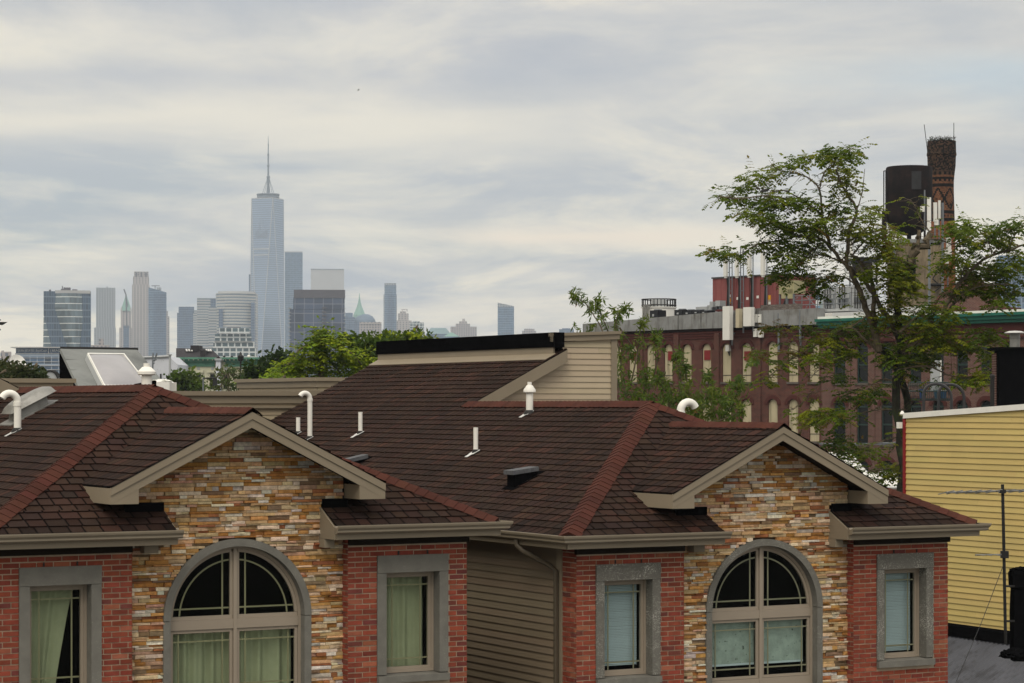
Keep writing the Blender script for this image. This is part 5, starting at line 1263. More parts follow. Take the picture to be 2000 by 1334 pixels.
g_gridn=facade('dark_concrete_grid',(.045,.066,.115),(.19,.20,.24),7.,7.,.07,.07,.3,.1)
g_slate=M('slate_metal_crown',(.085,.08,.095),.6,.15,.1)
g_stripe=facade('curved_glass_wall',(.13,.175,.20),(.72,.74,.72),5.2,1.6,.11,.0,.15,.3)
g_stripe2=facade('dark_glass_wall',(.04,.075,.125),(.13,.17,.22),5.2,1.9,.16,.10,.2,.2)
g_low=facade('blue_glass_office',(.045,.085,.15),(.28,.34,.42),4.6,3.4,.25,.12,.3,.1,glassvar=.7)
m_pale=M('pale_concrete_slab',(.42,.42,.42),.8,.06,.02)
m_copper=M('green_copper_roof',(.20,.36,.30),.7,.15,.05)
m_bluer=M('blue_slate_dome',(.10,.15,.22),.6,.12,.05)
# near glass tower with wrapped facets
D=1900.; T=tower('blue glass tower with white floor lines and dark curved facets',86,177,569,D,g_stripe2,36); xc=T[0]['xc']
def px(u): return P(u,0,D)[0]-xc
zz=lambda v:P(0,v,D)[2]
mb=MB(); L=[(573,110,159),(600,107,160),(620,113,161),(640,119,160),(660,125,157),(680,133,156),(700,140,154)]
for (v0,a0,b0),(v1,a1,b1) in zip(L,L[1:]):
    n=6
    for i in range(n):
        f0,f1=i/n,(i+1)/n; bul=lambda f: -18.3-4.5*math.sin(math.pi*f)
        mb.face([(px(a1+(b1-a1)*f0),bul(f0),zz(v1)),(px(a1+(b1-a1)*f1),bul(f1),zz(v1)),(px(a0+(b0-a0)*f1),bul(f1),zz(v0)),(px(a0+(b0-a0)*f0),bul(f0),zz(v0))])
mb.build('curved_facet',g_stripe,T[0])
mb=MB(); mb.face([(px(85),-18.3,zz(700)),(px(106),-18.3,zz(700)),(px(86),-18.3,zz(612))]); mb.build('corner_facet',g_stripe,T[0])
addbox(T,108,176,567,573,m_pale,'roof_band',-.5,.5,.6)
mb=MB()
for u,w,h in ((122,6,2.),(131,14,3.2),(146,10,1.8),(98,4,1.4)): mb.box(px(u-w/2),px(u+w/2),-6,6,T[3],T[3]+h+.4)
mb.tube([(px(122),0,T[3]),(px(122),0,T[3]+5)],.4,5); mb.build('rooftop_plant',g_slate,T[0])
# low glass office with the lettered fascia
D=1150.; rt=thing('glass_office','long low blue glass office with lettering under its roof slab','office building',(P(80,0,D)[0],D+15,0)); Z=lambda v:P(0,v,D)[2]; X=lambda u:P(u,0,D)[0]
mb=MB(rt); mb.box(X(30),X(124),D,D+30,0,Z(690)); mb.build('facade',g_low,rt)
mb=MB(rt); mb.box(X(30.5),X(124),D+.5,D+30,Z(690),Z(680)); mb.build('top_storey',g_dblue,rt)
mb=MB(rt); mb.box(X(22.5),X(130),D-2,D+31,Z(679.5),Z(677.6)); mb.build('roof_slab',m_pale,rt)
for v in (690.3,699,706.5,714,722): mb=MB(rt); mb.box(X(29.5),X(124.5),D-.35,D-.02,Z(v+.5),Z(v-.5)); mb.build('floor_edge',m_pale,rt)
mb=MB(rt); mb.box(X(94.3),X(95.6),D-.3,D+.3,Z(690),Z(679.6)); mb.build('column',m_pale,rt)
for txt,u0,u1 in (('TEXAN ESTATES | BookCourt',31.5,92),('| BEAC',98,116.5)):
    cu=bpy.data.curves.new('lettering','FONT'); cu.body=txt; cu.size=1.; cu.extrude=.1; o=bpy.data.objects.new('lettering',cu); COL.objects.link(o)
    bpy.context.view_layer.update(); w=o.dimensions.x or 1.; me=bpy.data.meshes.new_from_object(o); bpy.data.objects.remove(o); o=bpy.data.objects.new('lettering',me); COL.objects.link(o)
    o.parent=rt; s=(X(u1)-X(u0))/w; sy=(Z(682)-Z(686.6))/.73
    for v in me.vertices: v.co=(v.co.x*s,v.co.y*sy,v.co.z)
    me.materials.append(M('letter_white',(.6,.62,.64),.6,.03,1)); o.rotation_euler=(math.pi/2,0,0); o.location=Vector((X(u0),D+.2,Z(686.6)))-rt.location
T=tower('small grey block at the far left beyond the trees',1,22,687,1700,g_stone,20,'apartment_block'); addbox(T,3,8,684.5,687,g_stone,'stair_head',-.2,.3)
D=4300.
T=tower('slim rippled steel tower right of the striped glass tower',188,225,562,D,g_steel); addbox(T,184,226,640,720,g_steel,'lower_tier',-.55,.55); addbox(T,208,211,559,562,g_steel,'roof_stub',-.1,.1)
T=tower('low pale roof block in front of the slim steel tower',178,214,674,2600,g_stone,30,'apartment_block'); addbox(T,193,203,661,674,g_stone,'stair_head',-.3,.3)
T=tower('gothic stone tower with a pointed green spire',236,257,607,D,g_stone2,name='gothic_tower'); addbox(T,233,258,640,720,g_stone2,'lower_tier',-.6,.6)
rt,w,dp,h,d_=T; mb=MB(); s=D/F; mb.lathe((0,0,h),[(9*s*1.35,0),(7.5*s*1.3,6*s),(4*s,22*s),(.6*s,32*s)],8,ang=math.pi/8); mb.build('spire',m_copper,rt)
mb=MB(); 
for u in (237.5,255.5): mb.lathe((P(u,0,D)[0]-rt['xc'],-dp/2+2,h),[(1.6*s,0),(1.4*s,4*s),(.2*s,8*s)],6)
mb.build('pinnacle',g_stone2,rt)
mb=MB(); mb.box(P(241,0,D)[0]-rt['xc'],P(252,0,D)[0]-rt['xc'],-dp*.6-1,-dp*.6,0,P(0,636,D)[2]); mb.build('scaffold_wrap',g_dblue,rt)
rt=thing('tower_crane','small tower crane behind the green spire','crane',P(249,640,4250)); mb=MB(rt); q=lambda u,v:P(u,v,4250); mb.tube([q(248,640),q(246,575),q(242,565)],1.2,4); mb.tube([q(246,577),q(250,600)],.8,4); mb.build('jib',g_slate,rt)
T=tower('tall pink stone skyscraper with stepped shoulders',258,292,556,D+100,g_stone2,name='stone_skyscraper'); addbox(T,260,291,540,556,g_stone2,'shoulder_tier',-.4,.4); addbox(T,262,290,530,540,g_stone2,'crown',-.32,.32)
for u in (266.5,276,285): addbox(T,u-1.6,u+1.6,532,541,g_slate,'crown_opening',-.4,-.33,.5)
T=tower('blue glass tower with a slanted top beside the pink skyscraper',290,325,571,4000,g_blue); rt,w,dp,h,d_=T
mb=MB(); hh=[P(0,v,4000)[2] for v in (561,572)]; mb.hexa([(-w/2,-dp/2,h),(w/2,-dp/2,h),(w/2,dp/2,h),(-w/2,dp/2,h)],[(-w/2,-dp/2,hh[0]),(w/2,-dp/2,hh[1]+.5),(w/2,dp/2,hh[1]+.5),(-w/2,dp/2,hh[0])]); mb.build('slanted_crown',g_blue,rt)
addbox(T,300,325,573,720,g_dblue,'darker_bay',-.5,.2,1.5); addbox(T,306,315,561,567,g_steel,'plant_room',-.2,.2)
mb=MB(); xx=lambda u:P(u,0,4000)[0]-rt['xc']; mb.tube([(xx(296),0,P(0,557.5,4000)[2]),(xx(312),0,P(0,557.5,4000)[2])],.7,4); mb.tube([(xx(303),0,h),(xx(303),0,P(0,557,4000)[2])],.7,4); mb.build('crane',g_slate,rt)
T=tower('narrow pinkish stone block right of the slanted blue tower',322,331,618,4100,g_stone2,name='stone_tower'); addbox(T,323,328,607,618,g_stone2,'upper_tier',-.3,.3)
T=tower('dark blue slab tower standing alone left of the banded towers',346,377,611,4200,g_dblue); addbox(T,349,379,599,611,g_dblue,'upper_slab',-.4,.4)
T=tower('thin pale slab beside the dark blue tower',375,386,606,4400,g_pale)
T=tower('pale banded tower left of the rounded one',385,423,582,3900,g_pale); addbox(T,411,423,583,720,g_dblue,'dark_edge_bay',-.5,.3,1.2); addbox(T,384,404,619,720,g_pale,'lower_tier',-.55,.5)
# rounded banded tower
D=3700.; x0,x1=P(421,0,D)[0],P(499.5,0,D)[0]; rt=thing('rounded_tower','rounded pale tower with bright horizontal bands','tower',((x0+x1)/2*(D+20)/D,D+28,0)); w=(x1-x0)/2
mb=MB(); pr=[]; n=20; arc_=[(-w,-6)]+[(-w+2*w*i/n,-6-22*math.sin(math.pi*(.12+.88*i/n))) for i in range(1,n)]+[(w,-6),(w,26),(-w,26)]; h=P(0,572,D)[2]
mb.hexa([(x,y,0) for x,y in arc_],[(x,y,h) for x,y in arc_]); mb.build('facade',facade('bright_banded_glass',(.12,.16,.20),(.50,.48,.44),4.6,40.,.42,.0,.3,.3),rt)
mb=MB(); a2=[(x*.9,y*.85) for x,y in arc_]; mb.hexa([(x,y,h) for x,y in a2],[(x,y,h+3) for x,y in a2]); mb.build('roof_crown',m_pale,rt)
mb=MB(); xq=P(405,0,D)[0]-rt.location.x; mb.box(xq,-w+3,-14,20,0,P(0,599,D)[2]); mb.build('side_wing',g_pale,rt)
mb=MB(); xq=P(427,0,D)[0]-rt.location.x;xr=P(435,0,D)[0]-rt.location.x; mb.box(xq,xr,-27,-10,0,P(0,603,D)[2]); mb.build('dark_bay',g_dblue,rt)
mb=MB(); xq=P(489,0,D)[0]-rt.location.x;xr=P(496,0,D)[0]-rt.location.x; mb.box(xq,xr,-20,-4,0,P(0,590,D)[2]); mb.build('dark_bay',g_dblue,rt)
# white terraced apartments
D=1750.; T=tower('white gridded apartment block stepping up in terraces',413,501,680,D,g_white,30,'apartment_block')
for u0,u1,v0,v1 in ((417,497,667,680),(420,491,652,667),(428,487,640,652)): addbox(T,u0,u1,v0,v1,g_white,'terrace_tier',-.46+.03*(680-v1)/13,.4)
addbox(T,444,470,638,640,g_slate,'roof_plant',-.3,.2)
for v in (652,667,680): addbox(T,*{652:(427,488),667:(419,493),680:(416,498)}[v],v-1,v+.0,m_pale,'terrace_rail',-.5,-.45,.4)
# the tall faceted tower
D=4650.; s=D/F; cx=P(521.5,0,D)[0]; rt=thing('faceted_skyscraper','very tall faceted glass skyscraper with a spire','skyscraper',(cx*(D+40)/D,D+40,0))
g_wtc=facade('sky_blue_faceted_glass',(.24,.31,.42),(.25,.31,.41),4.2,60.,.22,.0,.13,.62,glassvar=.06)
Rb,Rt=38.6*s,33.*s; dx=1.2*s; B_=[]; Tt=[]; hb=20.; ht=P(0,386,D)[2]
for k in range(4):
    a=math.radians(-111+90*k); b=math.radians(-66+90*k); B_.append((Rb*math.cos(a),Rb*math.sin(a))); Tt.append((dx+Rt*math.cos(b),Rt*math.sin(b)))
mb=MB()
for k in range(4):
    a,b=B_[k],B_[(k+1)%4]; t=Tt[k]; tp=Tt[k-1]
    mb.face([(*a,hb),(*b,hb),(*t,ht)]); mb.face([(*a,hb),(*t,ht),(*tp,ht)])
mb.face([(*t,ht) for t in Tt]); mb.build('glass_shaft',g_wtc,rt)
mb=MB(); mb.hexa([(*p,0) for p in B_],[(*p,hb) for p in B_]); mb.build('base',g_blue,rt)
mb=MB(); mb.hexa([(*p,ht) for p in Tt],[(p[0],p[1],ht+1.5) for p in Tt]); 
for k in range(4): mb.tube([(*B_[k],hb),(*Tt[k],ht)],.7,4); mb.tube([(*B_[(k+1)%4],hb),(*Tt[k],ht)],.7,4)
mb.build('steel_edge',m_pale,rt)
m_spire0=M('louvre_grey_steel',(.23,.28,.36),.5,.1,.1)
for f0,f1 in ((.715,.755),(.80,.905)):
    mb=MB(); a,tp,t=B_[0],Tt[3],Tt[0]
    for i in range(2 if f0<.75 else 15):
        if f0<.75:
            f=f0+i*.03; z=hb+(ht-hb)*f; le=[a[j]+(tp[j]-a[j])*f for j in (0,1)]; re=[a[j]+(t[j]-a[j])*f for j in (0,1)]
            mb.face([(le[0],le[1]-1,z),(re[0],re[1]-1,z),(re[0],re[1]-1,z+2.),(le[0],le[1]-1,z+2.)])
        else:
            g=.15+.68*i/14; pa=[]; 
            for f in (f0,f0+.02+.075*R.random()):
                z=hb+(ht-hb)*f; le=[a[j]+(tp[j]-a[j])*f for j in (0,1)]; re=[a[j]+(t[j]-a[j])*f for j in (0,1)]; pa.append((le[0]+(re[0]-le[0])*g,le[1]+(re[1]-le[1])*g-1.,z))
            mb.face([pa[0],(pa[0][0]+1.,pa[0][1],pa[0][2]),(pa[1][0]+1.,pa[1][1],pa[1][2]),pa[1]])
    mb.build('louvre_band' if f0<.75 else 'louvre_strip',m_spire0 if f0>.75 else m_pale,rt)
Z=lambda v:P(0,v,D)[2]; xs=P(524,0,D)[0]-cx; m_spire=M('grey_spire_steel',(.14,.17,.21),.5,.1,.1)
mb=MB()
for z0,z1,r in ((Z(383),Z(380),22),(Z(379.5),Z(378),20),(Z(377.5),Z(375.5),22.5)): mb.lathe((dx+1*s,0,0),[(r*s,z0),(r*s,z1)],24)
for k in range(16): a=k*math.pi/8; mb.tube([(dx+s+20.5*s*math.cos(a),20.5*s*math.sin(a),Z(386)),(dx+s+21.5*s*math.cos(a),21.5*s*math.sin(a),Z(375.5))],.6,4)
mb.build('broadcast_ring',m_spire,rt)
mb=MB(); pf=[(2.6,376),(2.3,345),(3.3,344),(3.3,340),(1.7,339),(1.7,322),(2.4,321),(2.4,318),(1.5,317),(1.4,300),(2.,299),(1.9,296),(1.1,295),(1.,280),(1.3,279),(.8,277),(.35,263),(.1,259)]
mb.lathe((xs,0,0),[(r*s,Z(v)) for r,v in pf],10); mb.build('spire',m_spire,rt)
mb=MB()
for k in range(6): a=k*math.pi/3+.3; mb.tube([(xs+12*s*math.cos(a),12*s*math.sin(a),Z(376)),(xs+2*s*math.cos(a),2*s*math.sin(a),Z(345))],.45,4)
mb.build('stay_cable',m_spire,rt)
T=tower('dark slab tower half hidden behind the left edge of the faceted skyscraper',486,499,536,4900,g_dblue)
T=tower('flat topped blue glass tower right behind the faceted skyscraper',556.5,591,493,4900,g_blue); addbox(T,556,590.5,491,493,m_pale,'roof_edge',-.5,.5,.5)
T=tower('plain pale box tower behind the dark gridded block',607,672,527,5300,m_pale); addbox(T,607,672,525,527,g_steel,'roof_edge',-.5,.5,.6)
# dark gridded block
D=1800.; T=tower('dark gridded apartment block with a slate crown and side balconies',566,673,604,D,g_gridn,36,'apartment_block')
addbox(T,573,673,581,604,g_gridn,'upper_tier',-.5,.45,.3); addbox(T,574,674,566,582,g_slate,'crown',-.5,.46,.8)
for i,v in enumerate((602,610,617,624,631,639,647,655,663,671,679)):
    addbox(T,563.5,569,v-.35,v+.35,m_pale,'balcony_slab',-.5,-.2,1.); addbox(T,629,637.5,v-2,v+.6,g_slate,'balcony',-.5,-.4,.9)
    if v>595: addbox(T,671,674.5,v-.35,v+.35,m_pale,'balcony_slab',-.5,-.2,1.)
mb=MB(); xc=T[0]['xc']
for u in (597,603,609,636): mb.box(P(u-2,0,D)[0]-xc,P(u+2,0,D)[0]-xc,-6,4,P(0,566,D)[2],P(0,564.6,D)[2])
mb.build('rooftop_plant',m_pale,T[0])
D=4400.; s=D/F
T=tower('blue stone block left of the green pyramid spire',672,693,619,D,g_dblue,name='stone_tower'); addbox(T,674,689,611,619,g_blue,'upper_tier',-.3,.3)
x=P(704,0,D)[0]; rt=thing('domed_building','domed building with a pointed green copper spire','building',(x*(D+30)/D,D+30,0)); Z=lambda v:P(0,v,D)[2]
mb=MB(); mb.box(-28*s,28*s,-25,25,0,Z(630)); mb.build('facade',g_dblue,rt)
mb=MB(); mb.lathe((7*s,0,0),[(23*s,Z(630)),(22*s,Z(624)),(17*s,Z(617)),(10*s,Z(613)),(2*s,Z(612))],20); mb.build('dome',m_bluer,rt)
mb=MB(); mb.lathe((-2*s,0,0),[(13*s,Z(624)),(12.5*s,Z(614)),(9*s,Z(606)),(5.5*s,Z(598)),(3*s,Z(590)),(1.4*s,Z(582)),(.4*s,Z(571))],8,ang=math.pi/8); mb.build('spire',m_copper,rt)
T=tower('pale low stone block in front of the domed building',702,745,629,3600,g_stone,name='stone_block'); addbox(T,702,745,629,633,g_stone2,'cornice',-.5,.5,1.)
T=tower('slim blue tower with a pale crown standing right of the dome',751,774,556,4500,g_blue); addbox(T,749,775,575,720,g_steel,'side_pier',-.3,.5); addbox(T,751,774,553,557,g_steel,'crown',-.5,.5,.5); addbox(T,757,769,575,720,g_dblue,'centre_bay',-.5,-.4,1.)
T=tower('stepped pink stone block with a rooftop frame',775,804,626,D,g_stone2,name='stone_block'); addbox(T,777,798,612,626,g_stone2,'middle_tier',-.4,.4); addbox(T,781,793,608,612,g_stone2,'upper_tier',-.3,.3)
mb=MB(); rt=T[0]; xc=rt['xc']
for u in (786,795): mb.box(P(u-.6,0,D)[0]-xc,P(u+.6,0,D)[0]-xc,-1,1,P(0,609,D)[2],P(0,603.5,D)[2])
mb.box(P(784,0,D)[0]-xc,P(796,0,D)[0]-xc,-1,1,P(0,605,D)[2],P(0,603.5,D)[2]); mb.build('roof_frame',g_stone2,rt)
T=tower('white windowed block right of the stepped pink block',800,828,630,3400,g_white,name='apartment_block'); addbox(T,806,820,627,630,g_white,'roof_plant',-.3,.3)
def hall(label,u0,u1,vt,ve,ins,d,mat,wm):
    x0,x1=P(u0,0,d)[0],P(u1,0,d)[0]; w=(x1-x0)/2; rt=thing('hipped_hall',label,'hall',((x0+x1)/2*(d+w)/d,d+w,0)); i=ins*d/F; Zt,Ze=P(0,vt,d)[2],P(0,ve,d)[2]
    mb=MB(); mb.box(-w,w,-w*.7,w*.7,0,Ze); mb.build('facade',wm,rt); mb=MB(); mb.hexa([(-w,-w*.7,Ze),(w,-w*.7,Ze),(w,w*.7,Ze),(-w,w*.7,Ze)],[(-w+i,-w*.4,Zt),(w-i,-w*.4,Zt),(w-i,w*.4,Zt),(-w+i,w*.4,Zt)]); mb.build('roof',mat,rt)
hall('long hall with a pale green hipped roof far behind the black parapet',832,881,640,652,10,3900,M('pale_verdigris_roof',(.17,.26,.28),.7,.1,.05),g_dblue)
hall('small hall with a brighter green pyramid roof',866,898,649,657,15,3300,m_copper,g_blue)
T=tower('stone block with a stepped crown far behind the black parapet',880,931,638,D,g_stone,name='stone_block'); addbox(T,890,918,632,638,g_stone,'middle_tier',-.4,.4); addbox(T,897,912,627,632,g_stone2,'upper_tier',-.3,.3); addbox(T,903,908,622,627,g_stone2,'lantern',-.1,.1)
T=tower('isolated glass tower with a sloping top right of the skyline',972,1004,600,4100,g_blue); rt,w,dp,h,d_=T
mb=MB(); h0,h1=P(0,591,4100)[2],P(0,598,4100)[2]; mb.hexa([(-w/2,-dp/2,h),(w/2,-dp/2,h),(w/2,dp/2,h),(-w/2,dp/2,h)],[(-w/2,-dp/2,h0),(w/2,-dp/2,h1),(w/2,dp/2,h1),(-w/2,dp/2,h0)]); mb.build('slanted_crown',g_steel,rt)
T=tower('tiny pale block just left of the beige parapet end',1020,1047,646,4300,g_stone,name='stone_block'); addbox(T,1024,1044,642,646,g_stone,'upper_tier',-.3,.3)
T=tower('tiny low block next to the drooping leaves',1092,1121,643,4300,g_dblue,name='stone_block'); addbox(T,1098,1114,641,643,g_dblue,'upper_tier',-.3,.3)
T=tower('hazy grey block behind the pink shelter',1466,1571,545,2600,g_stone,40,'apartment_block'); addbox(T,1478,1540,538,545,g_steel,'roof_plant',-.3,.3)
D=900.; T=tower('white building with blue window strips behind the railing',1551,1601,561,D,facade('white_strip_window_wall',(.10,.20,.30),(.62,.63,.62),4.2,200.,.55,0,.3,.1),20,'office_block'); addbox(T,1551,1612,575,720,facade('pale_glazed_wall',(.34,.42,.42),(.5,.54,.52),4.,6.,.2,.1,.3,.1),'lower_wing',-.45,.4,.5)
T=tower('blue glass tower behind the right-hand branches',1946,2010,502,1500,facade('ribbed_blue_glass',(.06,.11,.18),(.18,.24,.32),3.6,3.,.15,.25,.25,.2),40); addbox(T,1950,1990,497,502,g_blue,'roof_plant',-.3,.3)
# ---------------------------------------------------------------- trees
def leafmat(name,tr=.48): return M(name,(1,1,1),.6,.15,1.5,attr=True,spec=.18,trans=tr)
m_leaf=leafmat('compound_leaf'); m_leaf2=leafmat('lance_leaf'); m_leaf3=leafmat('broad_leaf',.4)
m_bark=M('grey_brown_bark',lin(118,106,88,.75),.9,.35,6,.4,25,col2=lin(70,62,50,.6),c2=(.45,.65),c2s=2)
m_bark2=M('ivy_dark_bark',(.022,.020,.014),.9,.4,5,.4,25,col2=(.03,.045,.015),c2=(.5,.65),c2s=2.)
def rv(s=1.): return Vector((R.gauss(0,s),R.gauss(0,s),R.gauss(0,s)))
def leaflet(mb,p,d,w,c,n=None):
    side=d.cross(n if n is not None else Vector((R.uniform(-1,1),R.uniform(-1,1),R.uniform(.2,1.4))));
    if side.length<1e-4: side=Vector((1,0,0))
    side.normalize(); m=p+d*.45
    mb.face([p,m+side*w,p+d,m-side*w],c)
def pinnate(mb,p,d,L,c,pairs=5):
    """a compound leaf: rachis with paired drooping leaflets"""
    d=d.normalized(); side=d.cross(Vector((0,0,1)));
    if side.length<.1: side=Vector((1,0,0))
    side.normalize(); q=p.copy(); dd=d.copy()
    for i in range(pairs):
        f=(i+1)/pairs; q=q+dd*(L/pairs); dd=(dd+Vector((0,0,-.16))).normalized()
        for sg in (-1,1):
            ld=(side*sg*.85+dd*.45+Vector((0,0,-.25-.2*R.random()))).normalized()*L*.40*(1-.35*abs(f-.5))
            leaflet(mb,q,ld,L*.105,jitc(c,.14),Vector((R.uniform(-.3,.3),R.uniform(-.3,.3),1)))
    leaflet(mb,q,dd*L*.34,L*.10,c)
def spray(mb,p,n,L,c):
    for _ in range(n): 
        d=(rv(1)+Vector((0,0,-.55))).normalized()*L*R.uniform(.8,1.2)
        leaflet(mb,p+rv(.03),d,L*.12,jitc(c,.2),Vector((R.uniform(-1,1),R.uniform(-1,1),.6)))
def limb(mb,pts,r0,r1,seg=7):
    """smooth a polyline (Catmull-Rom) and sweep a taper"""
    q=[]; n=len(pts)
    for i in range(n-1):
        a,b,c,d=[Vector(pts[max(0,min(n-1,i+k))]) for k in (-1,0,1,2)]
        for k in range(4):
            t=k/4; q.append(.5*((2*b)+(c-a)*t+(2*a-5*b+4*c-d)*t*t+(3*b-a-3*c+d)*t**3))
    q.append(Vector(pts[-1])); m=len(q)
    q=[p+(rv(r1*.5) if 0<i<m-1 else Vector()) for i,p in enumerate(q)]
    mb.tube(q,[r0+(r1-r0)*(i/(m-1))**.8 for i in range(m)],seg); return q
# big open tree in front of the factory
D=74.; s=D/F
rt=thing('leaning_tree','large open tree with feathery leaves in front of the factory','tree',(P(1758,0,D)[0],D,0))
tr=MB(rt); nodes=[]
def PL(l,dd=0.): return [Vector(P(p[0],p[1],D+(p[2] if len(p)>2 else 0)+dd)) for p in l]
def L_(l,r0,r1,dd=0.,tw=True):
    q=limb(tr,PL(l,dd),r0*s,r1*s)
    if tw: nodes.extend(q)
tk=MB(rt); limb(tk,PL([(1762,1150),(1760,960),(1754,800),(1758,700),(1757,640),(1754,575)]),10*s,6.5*s,9); tk.build('trunk',m_bark2,rt)
tk=MB(rt); limb(tk,PL([(1770,1150,1),(1772,960,1),(1768,860,1),(1768,780,1),(1740,700,.6),(1715,684,.3)]),9*s,6.5*s,9); tk.build('trunk',m_bark2,rt)
L_([(1754,580),(1762,545),(1772,522),(1795,483),(1817,455)],8,6.5,tw=False); L_([(1775,515),(1783,490),(1792,468),(1795,450)],5,3.5,tw=False)
L_([(1716,686),(1708,650),(1690,600),(1676,560),(1660,525),(1645,512),(1621,481),(1594,464),(1545,461)],8,2.0)
L_([(1712,660),(1706,610),(1706,570),(1698,535),(1678,508),(1664,500)],5.5,3,tw=False); L_([(1758,670),(1735,620),(1700,565),(1660,520)],6,3.2,tw=False)
L_([(1652,515),(1656,481),(1658,454),(1673,412),(1655,380),(1640,350),(1635,326),(1660,290,1)],4.5,1.2)
L_([(1673,412),(1684,375),(1689,330)],1.4,.5,tw=False); L_([(1661,470),(1690,450),(1710,420)],2.5,.8); L_([(1663,478),(1680,460),(1706,452),(1735,440)],1.8,.7)
L_([(1621,481),(1612,440),(1602,418),(1573,397),(1545,391),(1500,382,-1),(1440,388,-1.5),(1404,383,-2)],3.5,.8)
L_([(1605,420),(1600,371),(1575,345),(1535,335),(1510,325)],2.4,.7); L_([(1600,371),(1612,335),(1640,305),(1660,292)],1.6,.6)
L_([(1600,470),(1560,462),(1520,470),(1478,478),(1440,500),(1402,492)],2.4,.7); L_([(1575,395),(1530,372),(1495,378),(1478,366)],1.6,.6); L_([(1500,382),(1470,400),(1445,412)],1.2,.5)
L_([(1605,475),(1575,500),(1550,535),(1520,545)],1.8,.6); L_([(1676,560),(1645,540),(1610,545),(1585,565)],2.,.6); L_([(1545,461),(1515,440),(1480,425),(1460,415)],1.3,.5)
L_([(1645,512),(1600,498),(1560,512),(1535,530)],1.6,.5); L_([(1664,500),(1690,470),(1720,455),(1745,452)],2.,.6)
L_([(1762,690),(1800,660),(1835,640),(1845,605),(1862,572),(1880,545),(1905,520),(1938,498),(1980,487),(2015,470)],6.5,1.6,-.6)
L_([(1840,625),(1870,585),(1893,567),(1928,557),(1970,556)],3.,.8,-.8); L_([(1938,498),(1930,470),(1925,455)],1.4,.5,-.6); L_([(1965,492),(1985,455),(2000,435)],1.4,.5,-.6)
L_([(1811,467),(1835,468),(1860,477),(1872,468),(1885,448)],1.6,.6,-.3); L_([(1875,550),(1885,520),(1905,480)],1.2,.5,-.6); L_([(1817,455),(1800,430),(1788,405),(1778,390)],1.3,.5,0)
L_([(1775,515),(1750,505),(1715,500),(1690,505)],1.8,.6); L_([(1757,610),(1735,570),(1745,530),(1752,490)],2.4,.7); L_([(1757,650),(1790,620),(1815,625),(1850,660)],3,.8,-1)
L_([(1715,684),(1690,665),(1660,640),(1617,659),(1575,686),(1536,707),(1500,737)],3.4,.9); L_([(1700,612),(1660,640),(1635,655)],2.2,.9); L_([(1640,690),(1610,740),(1580,770)],1.,.4); L_([(1768,760),(1730,740),(1700,752),(1650,765)],2.,.6)
L_([(1768,800),(1720,800),(1660,810),(1600,815),(1575,822)],1.8,.5); L_([(1770,850),(1730,860),(1690,872),(1650,885)],1.8,.5); L_([(1770,900),(1735,915),(1700,920)],1.5,.5); L_([(1765,720),(1810,715),(1860,735),(1905,735),(1935,720)],2.2,.6,-1); L_([(1800,660),(1850,675),(1900,680),(1940,672)],2.,.6,-1)
for u0,v0,u1,v1 in ((1600,690,1587,735),(1640,655,1620,715),(1560,660,1555,700),(1545,690,1530,650),(1580,770,1550,800),(1650,885,1620,880)): L_([(u0,v0),((u0+u1)/2+4,(v0+v1)/2),(u1,v1)],.9,.35)
CL=[(1655,300,18,18),(1625,302,25,14),(1590,308,22,12),(1560,312,15,10),(1525,326,20,10),(1640,335,22,18),(1650,365,18,20),(1465,345,20,12),(1445,365,20,8),(1420,382,20,8),(1450,388,18,8),(1505,345,15,10),(1490,400,25,14),(1520,390,22,14),(1560,400,30,14),(1470,420,25,14),(1500,430,25,18),(1530,445,30,16),(1570,445,30,16),(1600,440,25,20),(1640,410,20,18),(1660,440,22,18),(1480,480,25,10),(1530,478,30,14),(1580,485,30,18),(1545,510,28,18),(1530,535,25,14),(1515,545,15,10),(1410,490,16,12),(1430,500,15,8),(1605,545,28,16),(1590,565,20,10),(1700,420,13,12),(1710,405,12,8),(1690,455,18,10),(1745,470,20,14,1),(1735,455,16,12,1),(1700,475,18,12),(1730,495,20,18),(1760,530,25,25),(1740,545,30,25),(1770,565,30,25),(1700,535,20,15),(1800,640,48,32),(1830,650,38,25),(1780,675,45,25),(1850,672,32,15),(1750,610,30,28),(1690,640,32,20),(1640,650,25,15),(1612,665,24,14),(1600,700,20,14),(1650,690,24,15),(1735,690,22,20),(1765,712,15,22),(1800,700,35,18),(1870,450,28,20),(1890,440,20,12),(1930,460,25,18),(1950,450,15,15),(1985,440,25,18),(1960,470,20,14),(1900,480,25,15),(1880,520,25,18),(1920,530,30,18),(1960,530,35,20),(1985,510,20,15),(1900,560,30,18),(1940,560,30,18),(1970,570,30,15),(1950,590,20,12),(1860,500,18,14),(1840,520,12,10),(1870,570,20,12),(1890,680,22,16),(1920,650,20,14),(1600,808,32,12),(1590,822,25,10),(1640,812,25,14),(1680,775,36,14),(1705,760,20,10),(1640,860,22,18),(1650,890,20,14),(1690,880,20,14),(1665,918,20,10),(1720,925,18,14),(1748,918,18,20),(1640,740,15,12),(1880,742,28,10),(1910,735,20,12),(1930,700,15,22),(1940,660,15,15),(1855,612,18,14),(1815,600,20,16),(1500,740,14,10),(1560,690,22,9,1),(1480,690,20,9,1),(1530,710,18,8),(1510,640,18,8,1),(1575,640,16,7,1)]
cr=MB(rt)
G=[(.125,.17,.008),(.095,.142,.008),(.18,.20,.010),(.062,.102,.009)]
